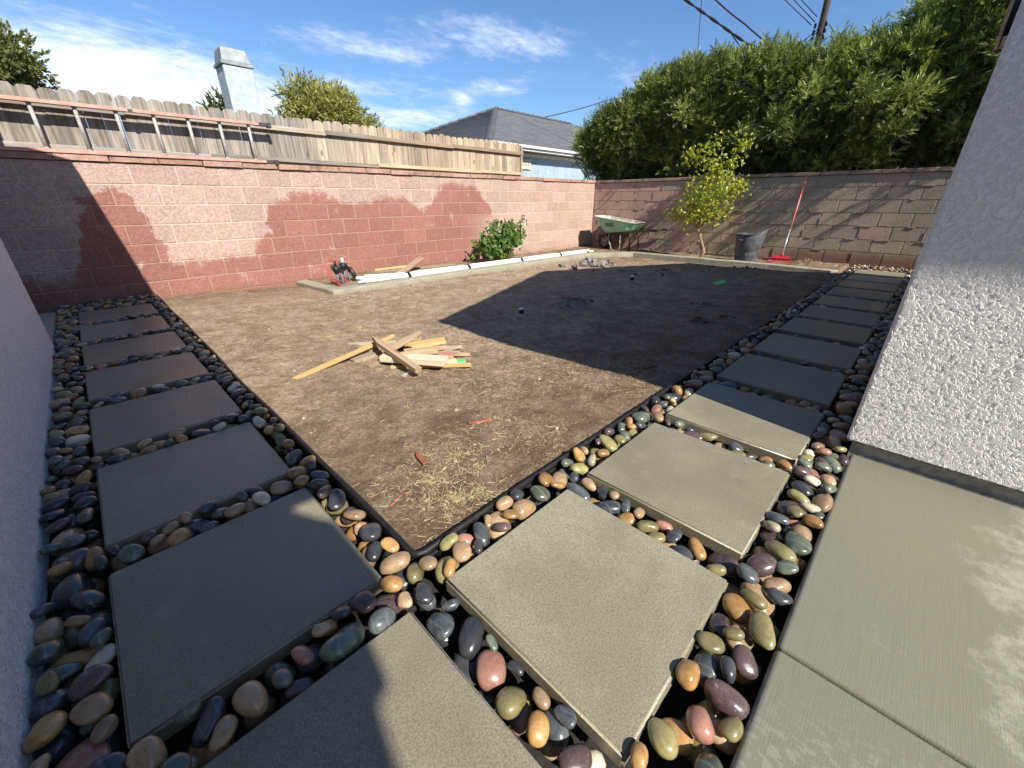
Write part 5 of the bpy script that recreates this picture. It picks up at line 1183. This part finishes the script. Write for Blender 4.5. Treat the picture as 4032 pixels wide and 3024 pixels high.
board('lumber_board', (3.05, 5.25, -.055), (3.95, 5.12, -.045), .08, .022, 'lumber_grey', 'dark grey broken board between pipes and plank in the bed', None, group='boards lying in the bed', broken=True)

# ------------------------------------------------------------------ rubble heap, heads, scraps
def chunk_mesh(seed):
    rr = random.Random(seed); bm = bmesh.new()
    for _ in range(14): bm.verts.new(Vector((rr.gauss(0, 1), rr.gauss(0, 1), rr.gauss(0, 1))).normalized() * rr.uniform(.75, 1.0))
    bmesh.ops.convex_hull(bm, input=bm.verts); bm.verts.ensure_lookup_table()
    for v in [v for v in bm.verts if not v.link_faces]: bm.verts.remove(v)
    me = bpy.data.meshes.new('concrete_chunk'); bm.to_mesh(me); bm.free(); me.materials.append(M['rubble']); return me
cms = [chunk_mesh(s) for s in range(8)]; rr = random.Random(12)
for i in range(40):
    t_, s_ = rr.gauss(0, .27), rr.gauss(0, .13); x, y = 6.12 + t_ * .80 + s_ * .6, 3.72 - t_ * .35 + s_ * .8; r_ = rr.uniform(.04, .085)
    o = link('concrete_chunk', cms[i % 8], None, (x, y, hz1(x, y) + r_ * .45 + max(0, .09 - abs(t_) * .18) * rr.random())); o.scale = (r_ * rr.uniform(.8, 1.3), r_ * rr.uniform(.7, 1), r_ * rr.uniform(.5, .85)); o.rotation_euler = (rr.uniform(-1, 1), rr.uniform(-1, 1), rr.uniform(0, 6))
    tag(o, 'broken grey concrete chunk in the small heap near the far curb', 'rubble', 'broken concrete chunks in one heap')
def head(x, y, label):
    z = hz1(x, y); s = empty('sprinkler_head', (x, y, z)); b = MB(); b.tube([(0, 0, -.05), (0, 0, .03), (0, 0, .045)], [.026, .026, .034], 12); b.build('body', 'valve_black', s, True); b = MB(); b.tube([(0, 0, .046), (0, 0, .058), (0, 0, .064)], [.030, .028, .018], 12); b.build('cap', 'pvc_white', s, True); tag(s, label, 'sprinkler', 'sprinkler heads in the soil')
head(5.26, 2.39, 'black sprinkler head with white cap beside the far soil mound in shade'); head(2.62, 2.24, 'black sprinkler head with white cap near the shadow tip, left of the soil mound')
def scrap(name, pts, r, mat, label, cat):
    b = MB(); b.tube([Vector((x, y, hz1(x, y) + r * .7)) for x, y in pts], r, 7); tag(b.build(name, mat, None, True), label, cat)
scrap('broken_pipe', [(.611, .713), (.665, .687), (.719, .658)], .010, 'terracotta', 'broken stub of red clay pipe on the sunlit soil', 'pipe')
scrap('red_twig', [(.005, .440), (.05, .462), (.112, .470)], .004, 'terracotta', 'thin curved red twig on the soil near the edging corner', 'twig')
board('clay_shard', (.275, .690, hz1(.275, .69) + .004), (.245, .560, hz1(.245, .56) + .012), .028, .006, 'terracotta', 'flat wedge of red clay in the near dry grass', 'a', cat='shard', group='clay pieces')
board('plastic_scrap', (5.80, 1.36, hz1(5.8, 1.36) + .01), (5.95, 1.27, hz1(5.95, 1.27) + .03), .09, .003, 'lime_scrap', 'lime green plastic scrap on the shaded soil', None, cat='scrap', group='litter', roll=.3)
board('fallen_leaf', (8.42, .47, hz1(8.42, .47) + .01), (8.52, .40, hz1(8.52, .40) + .015), .05, .002, 'yellow_scrap', 'bright yellow leaf on the soil near the far path end', 'b', cat='leaf', group='litter')

# ------------------------------------------------------------------ straw, tufts, clods, chips
def strips(P0, D, L, W, curl, mat, name, kind='stuff', up=None):
    """curved three-segment blades; P0 (n,3) roots, D (n,3) directions"""
    n = len(P0); rg = np.random.default_rng(len(P0)); D = D / np.linalg.norm(D, axis=1, keepdims=True); S = np.cross(D, rg.normal(size=D.shape) * .6 + np.array([0, 0, 1])); S /= np.linalg.norm(S, axis=1, keepdims=True)
    B = rg.normal(size=D.shape) * curl[:, None]; B[:, 2] = -np.abs(B[:, 2]) * .4 if up is None else B[:, 2] * .5 + up; cols = []
    for k, f in enumerate((0, .33, .66, 1.0)):
        c = P0 + D * (L * f)[:, None] + B * (L * f * f)[:, None]; w = W * (1 - .75 * f); cols += [c - S * w[:, None], c + S * w[:, None]]
    V = np.stack(cols, 1).reshape(-1, 3); b = (np.arange(n) * 8)[:, None]; F = np.concatenate([b + np.array([[2 * k, 2 * k + 1, 2 * k + 3, 2 * k + 2]]) for k in range(3)], 0)
    tag(link(name, npmesh(name, V, F, mat, True)), kind=kind)
def make_straw():
    rg = np.random.default_rng(77); n = 120000; x = rg.uniform(-.03, 7.7, n); y = rg.uniform(.19, 5.5, n); near = 1 / (1 + ((x + .5) ** 2 + (y + .7) ** 2) / 9)
    dens = np.clip((vnoise(x * 1.9, y * 1.9, 41, 3) - .40) * 3.2, 0.03, 1) * (1 - bed_mask(x, y)) * near; m = rg.random(n) < dens * 1.3; x, y = x[m], y[m]
    x = np.where(((x < 1.75) & (y > 4.3)) | (y < 4.4), x, 99); k = x < 50; x, y = x[k], y[k]; n = len(x); P0 = np.stack([x, y, hz(x, y) + .003 + rg.random(n) * .004], 1); a = rg.uniform(0, 2 * np.pi, n)
    D = np.stack([np.cos(a), np.sin(a), rg.uniform(.0, .22, n)], 1); L = rg.uniform(.010, .038, n) * (1 + .9 * (rg.random(n) > .94)); strips(P0, D, L, rg.uniform(.0006, .0013, n), rg.uniform(.1, .6, n), 'straw', 'dry_grass')
    T = [(.19, .48, .10, 260), (.25, .42, .09, 200), (.20, .30, .12, 380), (.30, .26, .09, 240), (.12, .36, .06, 90), (.40, .54, .07, 120), (.46, .50, .05, 70), (.30, .62, .05, 70), (.86, .31, .02, 30), (.40, .40, .06, 90), (.15, .25, .05, 80), (.34, .20, .06, 120), (.157, 1.49, .06, 60), (.97, 2.98, .22, 160), (1.49, 2.95, .12, 60), (.75, 2.75, .30, 700), (1.15, 2.95, .25, 420), (.3, 3.0, .12, 90), (.25, 4.3, .16, 90), (.9, 3.7, .2, 60), (1.9, .55, .15, 70), (3.0, 1.2, .4, 160), (2.2, .9, .3, 120), (1.55, .75, .05, 40), (1.75, .33, .04, 50), (.5, 1.1, .1, 50), (.05, 2.2, .07, 60), (.02, 1.2, .04, 40), (-.01, 2.9, .05, 40)]
    Ps, Ds = [], []
    for tx, ty, r, c in T:
        c = int(c * .65)
        q = np.abs(rg.normal(size=c)) * r * .6; a = rg.uniform(0, 2 * np.pi, c); px, py = tx + q * np.cos(a), ty + q * np.sin(a); k = (px > -.05) & (py > .175); px, py = px[k], py[k]; Ps.append(np.stack([px, py, hz(px, py) + .001], 1)); b = rg.uniform(0, 2 * np.pi, len(px)); Ds.append(np.stack([np.cos(b), np.sin(b), rg.uniform(.05, 1.1, len(px))], 1))
    P0, D = np.concatenate(Ps), np.concatenate(Ds); n = len(P0); strips(P0, D, rg.uniform(.012, .036, n), rg.uniform(.0007, .0013, n), rg.uniform(.2, .8, n), 'straw_green', 'grass_tufts', up=-.2)
make_straw()
def lumps(x, y, r, mat, name, seed, sub=1, flat=.7):
    rg = np.random.default_rng(seed); bm = bmesh.new(); bmesh.ops.create_icosphere(bm, subdivisions=sub, radius=1.0); v0 = np.array([v.co[:] for v in bm.verts]); f0 = np.array([[v.index for v in f.verts] for f in bm.faces]); bm.free(); n = len(x)
    A = rg.normal(size=(n, 3)); m = rotmats(A, rg); V = v0[None] * (1 + rg.uniform(-.28, .22, (n, len(v0), 1))); V = np.einsum('nij,nkj->nki', m, V) * r[:, None, None]; V[:, :, 2] *= flat; V += np.stack([x, y, hz(x, y) + r * .3], 1)[:, None]
    F = (f0[None] + (np.arange(n) * len(v0))[:, None, None]).reshape(-1, 3); tag(link(name, npmesh(name, V.reshape(-1, 3), F, mat, False)), kind='stuff')
def make_clods():
    rg = np.random.default_rng(5); xs, ys, rs = [], [], []
    n = 9000; x = rg.uniform(-.03, 4.2, n); y = rg.uniform(.18, 4.2, n); near = np.exp(-((x + .5) ** 2 + (y + .7) ** 2) / 5.5); m = rg.random(n) < near * 1.5 + .10; xs.append(x[m]); ys.append(y[m]); rs.append(.0016 + .006 * rg.random(m.sum()) ** 4)
    for mx, my, mr, mh in MOUNDS:
        c = int(24 + 300 * mr * mh * 4); a = rg.uniform(0, 2 * np.pi, c); q = np.abs(rg.normal(size=c)) * mr * .7; xs.append(mx + q * np.cos(a)); ys.append(my + q * np.sin(a)); rs.append(.005 + .026 * rg.random(c) ** 3)
    lumps(np.concatenate(xs), np.concatenate(ys), np.concatenate(rs), 'clods', 'soil_clods', 3)
    c = 420; f = rg.random(c); x = 1.6 + 6.0 * f; y = 4.40 - np.abs(rg.normal(size=c)) * .14; x2 = rg.uniform(7.45, 7.85, 120); y2 = rg.uniform(.5, 3.8, 120); x3 = rg.uniform(.0, 5, 260); y3 = rg.uniform(.2, 4, 260)
    x, y = np.concatenate([x, x2, x3]), np.concatenate([y, y2, y3]); k = (x < 7.2) | (y < 3.9); lumps(x[k], y[k], .0025 + .014 * rg.random(k.sum()) ** 5, 'chips', 'gravel_chips', 4)
make_clods()
